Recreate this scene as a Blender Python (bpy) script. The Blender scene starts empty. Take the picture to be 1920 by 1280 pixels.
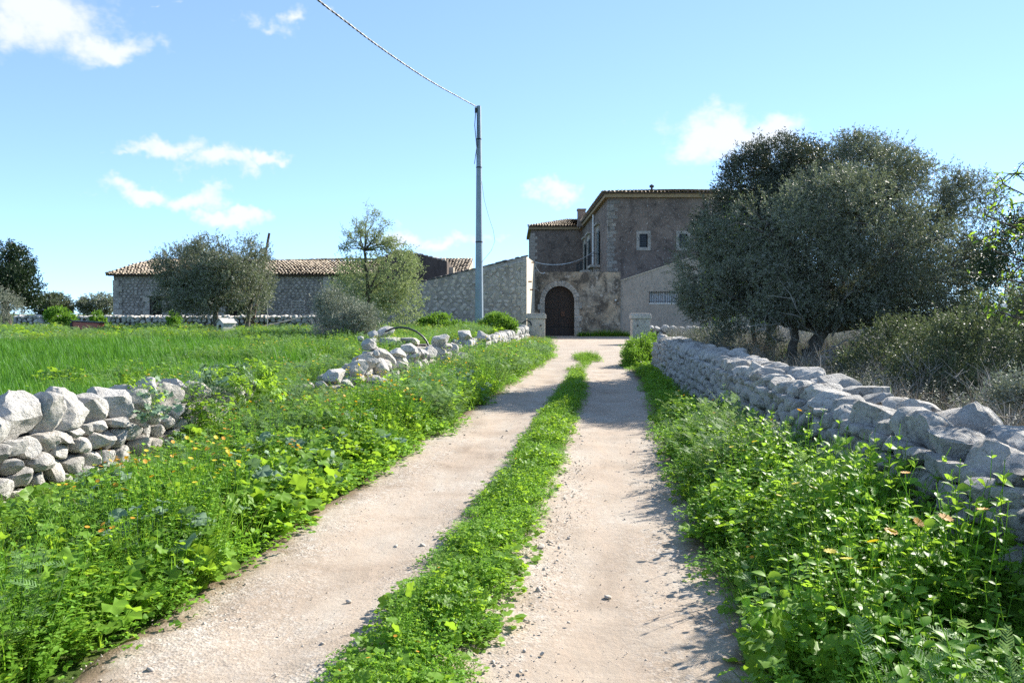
import bpy, bmesh, math, random
import numpy as np
from mathutils import Vector, Matrix, noise as mnoise

# ------------------------------------------------------------------ camera, sky, sun, exposure
scn = bpy.context.scene
COL = scn.collection
FPX = 1493.0                      # focal length in pixels of the 1920 px wide photograph (28 mm lens)
EYE = 1.65
PITCH = math.atan(52 / FPX)
cam_d = bpy.data.cameras.new('camera')
cam = bpy.data.objects.new('camera', cam_d)
COL.objects.link(cam)
cam.location = (0, 0, EYE)
cam.rotation_euler = (math.pi / 2 - PITCH, 0, 0)
cam_d.sensor_width = 36
cam_d.lens = 36 * FPX / 1920
cam_d.clip_start = 0.05
cam_d.clip_end = 9000
scn.camera = cam

SUN_AZ = math.radians(48)         # from +Y (view direction) towards +X
SUN_EL = math.radians(32)
EXPOSURE = 1.72
SKY_STRENGTH = 0.15
SUN_STRENGTH = 3.8

scn.view_settings.view_transform = 'Standard'
scn.view_settings.look = 'None'
scn.view_settings.gamma = 1
scn.view_settings.exposure = EXPOSURE
scn.view_settings.use_curve_mapping = False
scn.cycles.use_denoising = False
scn.cycles.max_bounces = 8
scn.cycles.transparent_max_bounces = 8


def az_el(px, py):
    dx, dy = (px - 960) / FPX, -(py - 640) / FPX
    d = Vector((dx, math.cos(PITCH) + dy * math.sin(PITCH), -math.sin(PITCH) + dy * math.cos(PITCH))).normalized()
    return math.atan2(d.x, d.y), math.asin(d.z)


def P(px, py, Y):
    """point seen at photograph pixel px,py when it stands Y metres ahead"""
    dx, dy = (px - 960) / FPX, -(py - 640) / FPX
    d = Vector((dx, math.cos(PITCH) + dy * math.sin(PITCH), -math.sin(PITCH) + dy * math.cos(PITCH)))
    return Vector((0, 0, EYE)) + d * (Y / d.y)


world = bpy.data.worlds.new('World')
scn.world = world
world.use_nodes = True


def build_world():
    nt = world.node_tree
    N, L = nt.nodes, nt.links
    N.clear()
    out = N.new('ShaderNodeOutputWorld')
    bg = N.new('ShaderNodeBackground')
    bg.inputs['Strength'].default_value = SKY_STRENGTH
    L.new(bg.outputs[0], out.inputs[0])
    sky = N.new('ShaderNodeTexSky')
    sky.sky_type = 'NISHITA'
    sky.sun_disc = False
    sky.sun_elevation = SUN_EL
    sky.sun_rotation = SUN_AZ
    sky.air_density = 3.0
    sky.dust_density = 2.5
    sky.altitude = 15000
    sky.ozone_density = 2.0
    tc = N.new('ShaderNodeTexCoord')
    sep = N.new('ShaderNodeSeparateXYZ')
    L.new(tc.outputs['Generated'], sep.inputs[0])

    def m(op, a, b=None, c=None, clamp=False):
        n = N.new('ShaderNodeMath')
        n.operation = op
        n.use_clamp = clamp
        for i, v in enumerate((a, b, c)):
            if v is None:
                continue
            if isinstance(v, (int, float)):
                n.inputs[i].default_value = v
            else:
                L.new(v, n.inputs[i])
        return n.outputs[0]
    az = m('ARCTAN2', sep.outputs[0], sep.outputs[1])
    el = m('ARCSINE', sep.outputs[2])

    def noise(scale, detail, rough, dist=0.0, stretch=2.2, off=0.0):
        mp = N.new('ShaderNodeMapping')
        mp.inputs['Scale'].default_value = (1, 1, stretch)
        mp.inputs['Location'].default_value = (off, off * 0.7, off * 0.3)
        L.new(tc.outputs['Generated'], mp.inputs[0])
        t = N.new('ShaderNodeTexNoise')
        t.inputs['Scale'].default_value = scale
        t.inputs['Detail'].default_value = detail
        t.inputs['Roughness'].default_value = rough
        t.inputs['Distortion'].default_value = dist
        L.new(mp.outputs[0], t.inputs['Vector'])
        return t.outputs[0]
    nz = noise(11, 5, 0.56, 0.0)
    nz2 = noise(34, 4, 0.6, 0.0, 1.6, 3.1)
    # cumulus banks: pixel centre and half sizes, density
    clouds = [
        (95, 20, 175, 85, 1.0), (215, 78, 105, 42, .95), (25, 60, 90, 60, .8),
        (300, 277, 95, 27, 1.0), (400, 305, 90, 32, 1.0), (475, 303, 60, 17, .9), (250, 285, 65, 16, .8),
        (270, 366, 80, 25, 1.0), (370, 385, 85, 28, 1.0), (450, 410, 65, 22, 1.0),
        (480, 38, 50, 30, .62), (535, 52, 70, 22, .62), (578, 28, 32, 34, .6),
        (780, 438, 80, 28, 1.0), (850, 448, 75, 20, .9), (930, 456, 40, 13, .5),
        (1050, 362, 72, 34, 1.0), (1365, 255, 150, 55, 1.0), (1440, 245, 110, 45, .95), (1290, 285, 60, 22, .6),
        (1520, 180, 40, 12, .3), (1640, 275, 70, 30, .5), (110, 375, 30, 10, .25), (290, -5, 40, 10, .6),
    ]
    ang = N.new('ShaderNodeCombineXYZ')
    wp = N.new('ShaderNodeTexNoise')
    wp.inputs['Scale'].default_value = 16
    wp.inputs['Detail'].default_value = 4
    wp.inputs['Roughness'].default_value = 0.6
    L.new(tc.outputs['Generated'], wp.inputs['Vector'])
    wsep = N.new('ShaderNodeSeparateColor')
    L.new(wp.outputs['Color'], wsep.inputs[0])
    L.new(m('ADD', az, m('MULTIPLY', m('SUBTRACT', wsep.outputs[0], 0.5), 0.16)), ang.inputs[0])
    L.new(m('ADD', el, m('MULTIPLY', m('SUBTRACT', wsep.outputs[1], 0.5), 0.085)), ang.inputs[1])
    best = None
    for (cx, cy, rx, ry, w) in clouds:
        a0, e0 = az_el(cx, cy)
        a1, _ = az_el(cx + rx * 1.5, cy)
        _, e1 = az_el(cx, cy - ry * 1.5)
        mp = N.new('ShaderNodeMapping')
        mp.inputs['Scale'].default_value = (1 / abs(a1 - a0), 1 / abs(e1 - e0), 0)
        mp.inputs['Location'].default_value = (-a0 / abs(a1 - a0), -e0 / abs(e1 - e0), 0)
        L.new(ang.outputs[0], mp.inputs[0])
        gr = N.new('ShaderNodeTexGradient')
        gr.gradient_type = 'SPHERICAL'
        L.new(mp.outputs[0], gr.inputs[0])
        # spherical gradient = 1 - distance, so 0 outside the bank
        val = m('MULTIPLY', gr.outputs[1], w)
        best = val if best is None else m('MAXIMUM', best, val)
    best = m('MULTIPLY_ADD', best, 3.9, -1.45)
    best = m('MAXIMUM', best, -1.5)
    # the same broken cumulus carries on around the rest of the sky
    away = N.new('ShaderNodeMapRange')
    away.inputs[1].default_value = 0.68
    away.inputs[2].default_value = 0.95
    L.new(m('ABSOLUTE', az), away.inputs[0])
    gen = m('MULTIPLY', m('SUBTRACT', noise(3.2, 1, 0.5, 0, 2.6, 7.7), 0.56), 5.0)
    gen = m('ADD', m('MULTIPLY', gen, away.outputs[0]), m('MULTIPLY', m('SUBTRACT', 1.0, away.outputs[0]), -1.5))
    best = m('MAXIMUM', best, gen)
    dens = m('ADD', best, m('MULTIPLY', m('SUBTRACT', nz, 0.52), 3.5))
    dens = m('ADD', dens, m('MULTIPLY', m('SUBTRACT', nz2, 0.5), 2.0))
    ss = N.new('ShaderNodeMapRange')
    ss.interpolation_type = 'SMOOTHSTEP'
    ss.inputs[1].default_value = -0.35
    ss.inputs[2].default_value = 1.7
    ss.inputs[3].default_value = 0.0
    ss.inputs[4].default_value = 0.93
    L.new(dens, ss.inputs[0])
    # below the horizon the ground hides it; keep the clouds above it
    mix = N.new('ShaderNodeMix')
    mix.data_type = 'RGBA'
    mix.inputs[7].default_value = (2.1, 2.17, 2.28, 1)
    L.new(m('MULTIPLY', ss.outputs[0], 0.95), mix.inputs[0])
    gm = N.new('ShaderNodeGamma')
    gm.inputs[1].default_value = 0.65
    L.new(sky.outputs[0], gm.inputs[0])
    tint = N.new('ShaderNodeMix')
    tint.data_type = 'RGBA'
    tint.blend_type = 'MULTIPLY'
    tint.inputs[0].default_value = 1.0
    tint.inputs[7].default_value = (0.85, 1.0, 1.12, 1)
    L.new(gm.outputs[0], tint.inputs[6])
    L.new(tint.outputs[2], mix.inputs[6])
    L.new(mix.outputs[2], bg.inputs[0])


build_world()

sun_d = bpy.data.lights.new('sun', 'SUN')
sun_d.energy = SUN_STRENGTH
sun_d.angle = math.radians(0.53)
sun_d.color = (1.0, 0.945, 0.86)
sun = bpy.data.objects.new('sun', sun_d)
COL.objects.link(sun)
sdir = Vector((math.sin(SUN_AZ) * math.cos(SUN_EL), math.cos(SUN_AZ) * math.cos(SUN_EL), math.sin(SUN_EL)))
sun.rotation_euler = sdir.to_track_quat('Z', 'Y').to_euler()
sun.location = (20, 10, 30)

# ------------------------------------------------------------------ helpers
rng = np.random.default_rng(7)
random.seed(7)


def tag(o, label=None, cat=None, group=None, kind=None):
    if label:
        o['label'] = label
    if cat:
        o['category'] = cat
    if group:
        o['group'] = group
    if kind or cat:
        o['kind'] = kind or 'thing'
    return o


def empty(name, loc=(0, 0, 0), rz=0.0):
    o = bpy.data.objects.new(name, None)
    o.empty_display_size = 0.2
    COL.objects.link(o)
    o.location = loc
    o.rotation_euler = (0, 0, rz)
    return o


def link(name, me, parent=None, loc=None):
    o = bpy.data.objects.new(name, me)
    COL.objects.link(o)
    if parent is not None:
        o.parent = parent
        # children are given in world coordinates: undo the parent's place
        o.matrix_parent_inverse = parent_matrix(parent).inverted()
    if loc is not None:
        o.location = loc
    return o


def parent_matrix(p):
    m = Matrix.Translation(p.location) @ p.rotation_euler.to_matrix().to_4x4()
    if p.parent is not None:
        m = parent_matrix(p.parent) @ p.matrix_parent_inverse @ m
    return m


def np_mesh(name, V, Fs, mats, smooth=False, midx=None, attrs=None):
    """V (n,3); Fs: array (m,k) or list of such arrays"""
    if not isinstance(Fs, (list, tuple)):
        Fs = [Fs]
    Fs = [np.asarray(f, dtype=np.int32) for f in Fs if len(f)]
    V = np.asarray(V, dtype=np.float32)
    me = bpy.data.meshes.new(name)
    me.vertices.add(len(V))
    me.vertices.foreach_set('co', V.ravel())
    nl = sum(f.size for f in Fs)
    npoly = sum(len(f) for f in Fs)
    me.loops.add(nl)
    me.loops.foreach_set('vertex_index', np.concatenate([f.ravel() for f in Fs]))
    me.polygons.add(npoly)
    tot = np.concatenate([np.full(len(f), f.shape[1], dtype=np.int32) for f in Fs])
    st = np.concatenate([[0], np.cumsum(tot)[:-1]]).astype(np.int32)
    me.polygons.foreach_set('loop_start', st)
    me.polygons.foreach_set('loop_total', tot)
    if smooth:
        me.polygons.foreach_set('use_smooth', np.ones(npoly, dtype=bool))
    if midx is not None:
        me.polygons.foreach_set('material_index', np.asarray(midx, dtype=np.int32))
    if not isinstance(mats, (list, tuple)):
        mats = [mats]
    for m_ in mats:
        me.materials.append(m_)
    if attrs:
        for k, a in attrs.items():
            at = me.attributes.new(k, 'FLOAT', 'POINT')
            at.data.foreach_set('value', np.asarray(a, dtype=np.float32))
    me.update(calc_edges=True)
    return me


class MB:
    """mesh collector"""

    def __init__(s):
        s.v, s.f, s.mi, s.cur, s.a = [], [], [], 0, []

    def add(s, vs, fs, a=0.5):
        n = len(s.v)
        s.v += [tuple(v) for v in vs]
        s.f += [tuple(i + n for i in f) for f in fs]
        s.mi += [s.cur] * len(fs)
        s.a += [a] * len(vs)
        return s

    def box(s, x0, x1, y0, y1, z0, z1):
        vs = [(x0, y0, z0), (x1, y0, z0), (x1, y1, z0), (x0, y1, z0), (x0, y0, z1), (x1, y0, z1), (x1, y1, z1), (x0, y1, z1)]
        return s.add(vs, [(0, 3, 2, 1), (4, 5, 6, 7), (0, 1, 5, 4), (1, 2, 6, 5), (2, 3, 7, 6), (3, 0, 4, 7)])

    def prism(s, poly, d):
        """poly: list of 3D points (planar), extruded along vector d"""
        n = len(poly)
        vs = [Vector(p) for p in poly] + [Vector(p) + Vector(d) for p in poly]
        fs = [tuple(range(n - 1, -1, -1)), tuple(range(n, 2 * n))]
        fs += [(i, (i + 1) % n, n + (i + 1) % n, n + i) for i in range(n)]
        return s.add(vs, fs)

    def tube(s, pts, rad, seg=6, a=0.5, caps=True):
        pts = [Vector(p) for p in pts]
        if not hasattr(rad, '__len__'):
            rad = [rad] * len(pts)
        vs, fs = [], []
        ref = Vector((0, 0, 1))
        for i, p in enumerate(pts):
            t = (pts[min(i + 1, len(pts) - 1)] - pts[max(i - 1, 0)]).normalized()
            r = ref if abs(t.dot(ref)) < 0.95 else Vector((1, 0, 0))
            u = t.cross(r).normalized()
            w = t.cross(u).normalized()
            for k in range(seg):
                an = 2 * math.pi * k / seg
                vs.append(p + (u * math.cos(an) + w * math.sin(an)) * rad[i])
        for i in range(len(pts) - 1):
            for k in range(seg):
                k2 = (k + 1) % seg
                fs.append((i * seg + k, i * seg + k2, (i + 1) * seg + k2, (i + 1) * seg + k))
        if caps:
            fs.append(tuple(range(seg)))
            fs.append(tuple(range((len(pts) - 1) * seg, len(pts) * seg))[::-1])
        return s.add(vs, fs, a)

    def mesh(s, name, mats, smooth=False):
        me = bpy.data.meshes.new(name)
        me.from_pydata(s.v, [], s.f)
        if not isinstance(mats, (list, tuple)):
            mats = [mats]
        for m_ in mats:
            me.materials.append(m_)
        me.polygons.foreach_set('material_index', s.mi)
        if smooth:
            me.polygons.foreach_set('use_smooth', [True] * len(s.f))
        at = me.attributes.new('var', 'FLOAT', 'POINT')
        at.data.foreach_set('value', s.a)
        me.update()
        return me

    def build(s, name, mats, parent=None, smooth=False, bevel=0.0):
        me = s.mesh(name, mats, smooth)
        o = link(name, me, parent)
        if bevel:
            b = o.modifiers.new('bevel', 'BEVEL')
            b.width = bevel
            b.segments = 2
            b.limit_method = 'ANGLE'
        return o


def sstep(a, b, x):
    t = np.clip((np.asarray(x, dtype=float) - a) / (b - a), 0, 1)
    return t * t * (3 - 2 * t)


# ------------------------------------------------------------------ materials
def new_mat(name):
    m_ = bpy.data.materials.new(name)
    m_.use_nodes = True
    nt = m_.node_tree
    b = nt.nodes['Principled BSDF']
    return m_, nt, b


def nnode(nt, kind, **kw):
    n = nt.nodes.new(kind)
    for k, v in kw.items():
        if k in n.inputs:
            n.inputs[k].default_value = v
        else:
            setattr(n, k, v)
    return n


def coords(nt, which='Object'):
    g = nnode(nt, 'ShaderNodeNewGeometry')
    return g.outputs['Position']


def tex_noise(nt, vec, scale, detail=5, rough=0.55, dist=0.0):
    t = nnode(nt, 'ShaderNodeTexNoise')
    t.inputs['Scale'].default_value = scale
    t.inputs['Detail'].default_value = detail
    t.inputs['Roughness'].default_value = rough
    t.inputs['Distortion'].default_value = dist
    nt.links.new(vec, t.inputs['Vector'])
    return t.outputs[0]


def ramp(nt, fac, stops):
    r = nnode(nt, 'ShaderNodeValToRGB')
    e = r.color_ramp.elements
    while len(e) < len(stops):
        e.new(0.5)
    for i, (p, c) in enumerate(stops):
        e[i].position = p
        e[i].color = (*c, 1) if len(c) == 3 else c
    nt.links.new(fac, r.inputs[0])
    return r.outputs[0]


def mixc(nt, fac, a, b, mode='MIX'):
    n = nnode(nt, 'ShaderNodeMix')
    n.data_type = 'RGBA'
    n.blend_type = mode
    for i, v in ((0, fac), (6, a), (7, b)):
        if isinstance(v, (int, float)):
            n.inputs[i].default_value = v
        elif isinstance(v, tuple):
            n.inputs[i].default_value = (*v, 1)
        else:
            nt.links.new(v, n.inputs[i])
    return n.outputs[2]


def mapr(nt, v, a, b, c=0.0, d=1.0):
    n = nnode(nt, 'ShaderNodeMapRange')
    for i, x in enumerate((a, b, c, d)):
        n.inputs[i + 1].default_value = x
    nt.links.new(v, n.inputs[0])
    return n.outputs[0]


def bump(nt, bsdf, h, strength=0.5, dist=0.02, prev=None):
    n = nnode(nt, 'ShaderNodeBump')
    n.inputs['Strength'].default_value = strength
    n.inputs['Distance'].default_value = dist
    nt.links.new(h, n.inputs['Height'])
    if prev is not None:
        nt.links.new(prev, n.inputs['Normal'])
    nt.links.new(n.outputs[0], bsdf.inputs['Normal'])
    return n.outputs[0]


def mapping(nt, vec, scale):
    n = nnode(nt, 'ShaderNodeMapping')
    n.inputs['Scale'].default_value = scale
    nt.links.new(vec, n.inputs[0])
    return n.outputs[0]


def mat_stone(name, light, mid, dark, lichen=0.5, local=False, scale=1.0):
    m_, nt, b = new_mat(name)
    v = coords(nt)
    oi = nnode(nt, 'ShaderNodeObjectInfo')
    n1 = tex_noise(nt, v, 5 * scale, 8, 0.62, 0.3)
    c = ramp(nt, n1, [(0.3, dark), (0.45, mid), (0.62, light)])
    n2 = tex_noise(nt, v, 34 * scale, 6, 0.7)
    c = mixc(nt, mapr(nt, n2, 0.52, 0.7, 0, 0.55 * lichen), c, tuple(x * 0.45 for x in mid))
    n3 = tex_noise(nt, v, 13 * scale, 4, 0.6)
    c = mixc(nt, mapr(nt, n3, 0.60, 0.68, 0, min(1, 0.7 * lichen)), c, (0.10, 0.095, 0.09))
    n9 = tex_noise(nt, v, 60 * scale, 3, 0.6)
    c = mixc(nt, mapr(nt, n9, 0.64, 0.70, 0, min(1, 0.6 * lichen)), c, (0.06, 0.057, 0.055))
    n8 = tex_noise(nt, v, 9 * scale, 6, 0.7)
    c = mixc(nt, mapr(nt, n8, 0.58, 0.64, 0, 0.55), c, tuple(min(.8, x * 1.25) for x in light))
    tone = mapr(nt, oi.outputs['Random'], 0, 1, 0.8, 1.12)
    tn = nnode(nt, 'ShaderNodeCombineColor')
    for i in range(3):
        nt.links.new(tone, tn.inputs[i])
    c = mixc(nt, 1.0, c, tn.outputs[0], 'MULTIPLY')
    c = mixc(nt, mapr(nt, oi.outputs['Random'], 0.7, 1.0, 0, 0.3), c, (0.42, 0.33, 0.23))
    nt.links.new(c, b.inputs['Base Color'])
    b.inputs['Roughness'].default_value = 0.9
    b.inputs['Specular IOR Level'].default_value = 0.2
    h1 = tex_noise(nt, v, 22 * scale, 8, 0.68)
    mg = nnode(nt, 'ShaderNodeTexVoronoi', feature='DISTANCE_TO_EDGE')
    mg.inputs['Scale'].default_value = 7 * scale
    wv = nnode(nt, 'ShaderNodeMix')
    wv.data_type = 'VECTOR'
    wv.inputs[0].default_value = 0.12
    nt.links.new(v, wv.inputs[4])
    nzc = nnode(nt, 'ShaderNodeTexNoise')
    nzc.inputs['Scale'].default_value = 6 * scale
    nt.links.new(v, nzc.inputs['Vector'])
    nt.links.new(nzc.outputs['Color'], wv.inputs[5])
    nt.links.new(wv.outputs[1], mg.inputs['Vector'])
    p = bump(nt, b, mapr(nt, mg.outputs['Distance'], 0.0, 0.06, 0, 1), 0.35, 0.012 / scale)
    p = bump(nt, b, h1, 1.0, 0.06 / scale, p)
    h2 = tex_noise(nt, v, 120 * scale, 5, 0.7)
    bump(nt, b, h2, 0.5, 0.006 / scale, p)
    return m_


M = {}
M['limestone'] = mat_stone('weathered pale limestone', (0.60, 0.575, 0.53), (0.53, 0.505, 0.46), (0.31, 0.295, 0.27), 0.6)
M['limestone_shade'] = mat_stone('shade-toned limestone with lichen', (0.60, 0.575, 0.53), (0.50, 0.48, 0.44), (0.25, 0.237, 0.215), 1.1)  # limestone copy with the shade of its faces in the tones, plus lichen
M['rubble'] = mat_stone('barn rubble stone', (0.60, 0.54, 0.465), (0.46, 0.415, 0.355), (0.22, 0.20, 0.18), 0.7, scale=0.45)
M['dressed'] = mat_stone('dressed limestone', (0.57, 0.52, 0.45), (0.48, 0.435, 0.37), (0.27, 0.25, 0.22), 0.6, scale=0.5)
M['quoin'] = mat_stone('stained quoin stone', (0.42, 0.375, 0.32), (0.30, 0.268, 0.23), (0.14, 0.125, 0.11), 0.9, scale=0.4)
M['pillar'] = mat_stone('gate pillar stone', (0.58, 0.54, 0.48), (0.49, 0.455, 0.405), (0.28, 0.26, 0.235), 0.5)


def mat_plain(name, col, rough=0.7, metal=0.0, var=0.25, scale=8, bumpd=0.004, dark=None):
    m_, nt, b = new_mat(name)
    v = coords(nt)
    n = tex_noise(nt, v, scale, 6, 0.6)
    dk = dark or tuple(x * (1 - var) for x in col)
    c = ramp(nt, n, [(0.32, dk), (0.66, col)])
    nt.links.new(c, b.inputs['Base Color'])
    b.inputs['Roughness'].default_value = rough
    b.inputs['Metallic'].default_value = metal
    if bumpd:
        bump(nt, b, tex_noise(nt, v, scale * 6, 5, 0.65), 0.6, bumpd)
    return m_


M['core'] = mat_plain('rubble wall fill darkened as gap shadow', (0.09, 0.078, 0.066), 0.95, scale=14, bumpd=0.02)  # shadow between the wall stones is put into this dark fill colour
M['mortar'] = mat_plain('lime mortar', (0.27, 0.24, 0.205), 0.95, scale=2.5, bumpd=0.02, dark=(0.16, 0.143, 0.125))
M['mortar_pale'] = mat_plain('pale lime mortar', (0.40, 0.35, 0.295), 0.95, scale=2, bumpd=0.02, dark=(0.25, 0.215, 0.18))
M['wood_dark'] = mat_plain('old dark timber', (0.07, 0.045, 0.032), 0.7, scale=4)
M['wood_grey'] = mat_plain('weathered grey door boards', (0.20, 0.18, 0.17), 0.85, scale=5)
M['shutter'] = mat_plain('dark green shutter paint', (0.05, 0.07, 0.065), 0.5, scale=5)
M['iron'] = mat_plain('dark iron', (0.035, 0.033, 0.032), 0.55, 0.3, scale=12)
M['rust'] = mat_plain('rusty iron', (0.12, 0.06, 0.035), 0.8, 0.1, scale=6)
M['gate_iron'] = mat_plain('brown rusted gate sheet', (0.045, 0.034, 0.028), 0.75, 0.1, scale=5)
M['lattice'] = mat_plain('rust brown lattice bar', (0.13, 0.085, 0.06), 0.7, 0.1, scale=8)
M['white_paint'] = mat_plain('white frame paint', (0.72, 0.72, 0.70), 0.5, var=0.12, scale=6)
M['kennel'] = mat_plain('weathered white boards', (0.55, 0.53, 0.48), 0.85, scale=7, dark=(0.33, 0.31, 0.27))
M['red_paint'] = mat_plain('faded red paint', (0.50, 0.16, 0.11), 0.75, scale=7)
M['steel_pole'] = mat_plain('galvanised blue grey steel', (0.26, 0.32, 0.36), 0.5, 0.25, var=0.2, scale=3, bumpd=0.001)
M['cable_black'] = mat_plain('black cable sheath', (0.03, 0.03, 0.035), 0.5, bumpd=0)
M['cable_grey'] = mat_plain('grey cable sheath', (0.42, 0.42, 0.42), 0.5, bumpd=0)
M['plastic_black'] = mat_plain('black plastic pipe', (0.035, 0.037, 0.04), 0.45, bumpd=0)
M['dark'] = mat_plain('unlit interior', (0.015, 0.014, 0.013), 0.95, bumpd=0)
M['curtain'] = mat_plain('white window curtain', (0.6, 0.62, 0.64), 0.8, bumpd=0.003)
M['bark'] = mat_plain('olive bark', (0.20, 0.175, 0.14), 0.95, scale=9, bumpd=0.02, dark=(0.09, 0.075, 0.06))
M['bark_dark'] = mat_plain('dark almond bark', (0.075, 0.06, 0.05), 0.95, scale=9, bumpd=0.01)
M['twig_dry'] = mat_plain('dry twigs', (0.36, 0.29, 0.20), 0.95, scale=6, bumpd=0, dark=(0.22, 0.175, 0.12))
M['twig_grey'] = mat_plain('grey bare twigs', (0.36, 0.335, 0.295), 0.95, scale=6, bumpd=0)


def mat_glass(name):
    m_, nt, b = new_mat(name)
    b.inputs['Base Color'].default_value = (0.03, 0.035, 0.04, 1)
    b.inputs['Roughness'].default_value = 0.08
    return m_


M['glass'] = mat_glass('dark window glass')


def mat_render(name, base, dark, stain, speck, amount=0.5, streak=True, patch=None, fleck=5.0):
    """old plaster: broad tone, black lichen staining that runs down from the top, pale flecks"""
    m_, nt, b = new_mat(name)
    v = coords(nt)
    n1 = tex_noise(nt, v, 0.55, 6, 0.6, 0.4)
    c = ramp(nt, n1, [(0.3, dark), (0.62, base)])
    if patch:
        n5 = tex_noise(nt, v, 0.33, 4, 0.55, 0.6)
        c = mixc(nt, mapr(nt, n5, 0.52, 0.64, 0, 0.8), c, patch)
    vs = mapping(nt, v, (1.0, 1.0, 0.28 if streak else 1.0))
    n2 = tex_noise(nt, vs, 1.3, 8, 0.66, 0.5)
    c = mixc(nt, mapr(nt, n2, 0.62 - 0.25 * amount, 0.78 - 0.2 * amount, 0, 0.85), c, stain)
    n3 = tex_noise(nt, v, 5.5, 8, 0.75)
    c = mixc(nt, mapr(nt, n3, 0.50, 0.68, 0, 0.5), c, tuple(x * 0.5 for x in dark))
    n4 = tex_noise(nt, v, fleck, 9, 0.85)
    c = mixc(nt, mapr(nt, n4, 0.56, 0.61, 0, 0.85), c, speck)
    n6 = tex_noise(nt, v, fleck * 0.8, 9, 0.85, 0.4)
    c = mixc(nt, mapr(nt, n6, 0.55, 0.63, 0, 0.65), c, tuple(x * 0.6 for x in stain))
    nt.links.new(c, b.inputs['Base Color'])
    b.inputs['Roughness'].default_value = 0.95
    b.inputs['Specular IOR Level'].default_value = 0.15
    bump(nt, b, n3, 0.6, 0.03)
    return m_


M['house_render'] = mat_render('dark weathered render', (0.25, 0.19, 0.152), (0.14, 0.108, 0.09), (0.06, 0.048, 0.042), (0.66, 0.61, 0.55), 0.45, streak=False, fleck=5.5)
M['gate_render'] = mat_render('stained gateway plaster', (0.50, 0.395, 0.275), (0.34, 0.285, 0.22), (0.05, 0.045, 0.04), (0.58, 0.53, 0.46), 0.95, streak=False, patch=(0.48, 0.43, 0.35), fleck=2.6)
M['shed_render'] = mat_render('grey beige plaster', (0.43, 0.365, 0.30), (0.33, 0.285, 0.24), (0.20, 0.172, 0.145), (0.46, 0.41, 0.355), 0.25, patch=(0.37, 0.32, 0.27))
M['cream_render'] = mat_render('cream plaster', (0.56, 0.49, 0.38), (0.47, 0.41, 0.32), (0.36, 0.31, 0.24), (0.60, 0.54, 0.45), 0.1)
M['yard_render'] = mat_render('pale rubble plaster', (0.56, 0.485, 0.405), (0.43, 0.375, 0.315), (0.20, 0.178, 0.155), (0.62, 0.57, 0.50), 0.4, streak=False, patch=(0.56, 0.45, 0.335))
M['brown_render'] = mat_render('brown gable plaster', (0.12, 0.095, 0.08), (0.085, 0.07, 0.06), (0.06, 0.05, 0.045), (0.18, 0.15, 0.13), 0.4)
M['cornice'] = mat_plain('ochre cornice', (0.36, 0.25, 0.13), 0.9, scale=3, dark=(0.24, 0.17, 0.10))


def mat_tile(name):
    m_, nt, b = new_mat(name)
    v = coords(nt)
    at = nnode(nt, 'ShaderNodeAttribute', attribute_name='var')
    c = ramp(nt, at.outputs['Fac'], [(0.0, (0.22, 0.17, 0.12)), (0.3, (0.40, 0.315, 0.22)), (0.65, (0.52, 0.435, 0.32)), (0.85, (0.44, 0.34, 0.235)), (1.0, (0.26, 0.22, 0.18))])
    n = tex_noise(nt, v, 7, 6, 0.65)
    c = mixc(nt, mapr(nt, n, 0.5, 0.66, 0, 0.6), c, (0.14, 0.125, 0.11))
    nt.links.new(c, b.inputs['Base Color'])
    b.inputs['Roughness'].default_value = 0.9
    return m_


M['tile'] = mat_tile('old barrel tiles')


def mat_leaf(name, dark, light, trans, tmix=0.35, rough=0.45, back=None, spec=0.22, dry=None):
    m_, nt, b = new_mat(name)
    out = [n for n in nt.nodes if n.type == 'OUTPUT_MATERIAL'][0]
    at = nnode(nt, 'ShaderNodeAttribute', attribute_name='var')
    oi = nnode(nt, 'ShaderNodeObjectInfo')
    v = coords(nt)
    big = tex_noise(nt, v, 1.1, 3, 0.5)
    f = nnode(nt, 'ShaderNodeMath', operation='MULTIPLY_ADD')
    nt.links.new(at.outputs['Fac'], f.inputs[0])
    f.inputs[1].default_value = 0.55
    nt.links.new(mapr(nt, big, 0.3, 0.7, 0, 0.45), f.inputs[2])
    c = ramp(nt, f.outputs[0], [(0.05, dark), (0.55, light), (0.95, tuple(min(1, x * 1.35) for x in light))])
    if dry:
        c = mixc(nt, mapr(nt, oi.outputs['Random'], 0.82, 1.0, 0, 0.6), c, dry)
    if back:
        g = nnode(nt, 'ShaderNodeNewGeometry')
        c = mixc(nt, g.outputs['Backfacing'], c, back)
    nt.links.new(c, b.inputs['Base Color'])
    b.inputs['Roughness'].default_value = rough + 0.1
    b.inputs['Specular IOR Level'].default_value = spec
    t = nnode(nt, 'ShaderNodeBsdfTranslucent')
    tcol = mixc(nt, at.outputs['Fac'], tuple(x * 0.75 for x in trans), trans)
    nt.links.new(tcol, t.inputs['Color'])
    mx = nnode(nt, 'ShaderNodeMixShader')
    mx.inputs[0].default_value = tmix
    nt.links.new(b.outputs[0], mx.inputs[1])
    nt.links.new(t.outputs[0], mx.inputs[2])
    nt.links.new(mx.outputs[0], out.inputs[0])
    return m_


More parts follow.
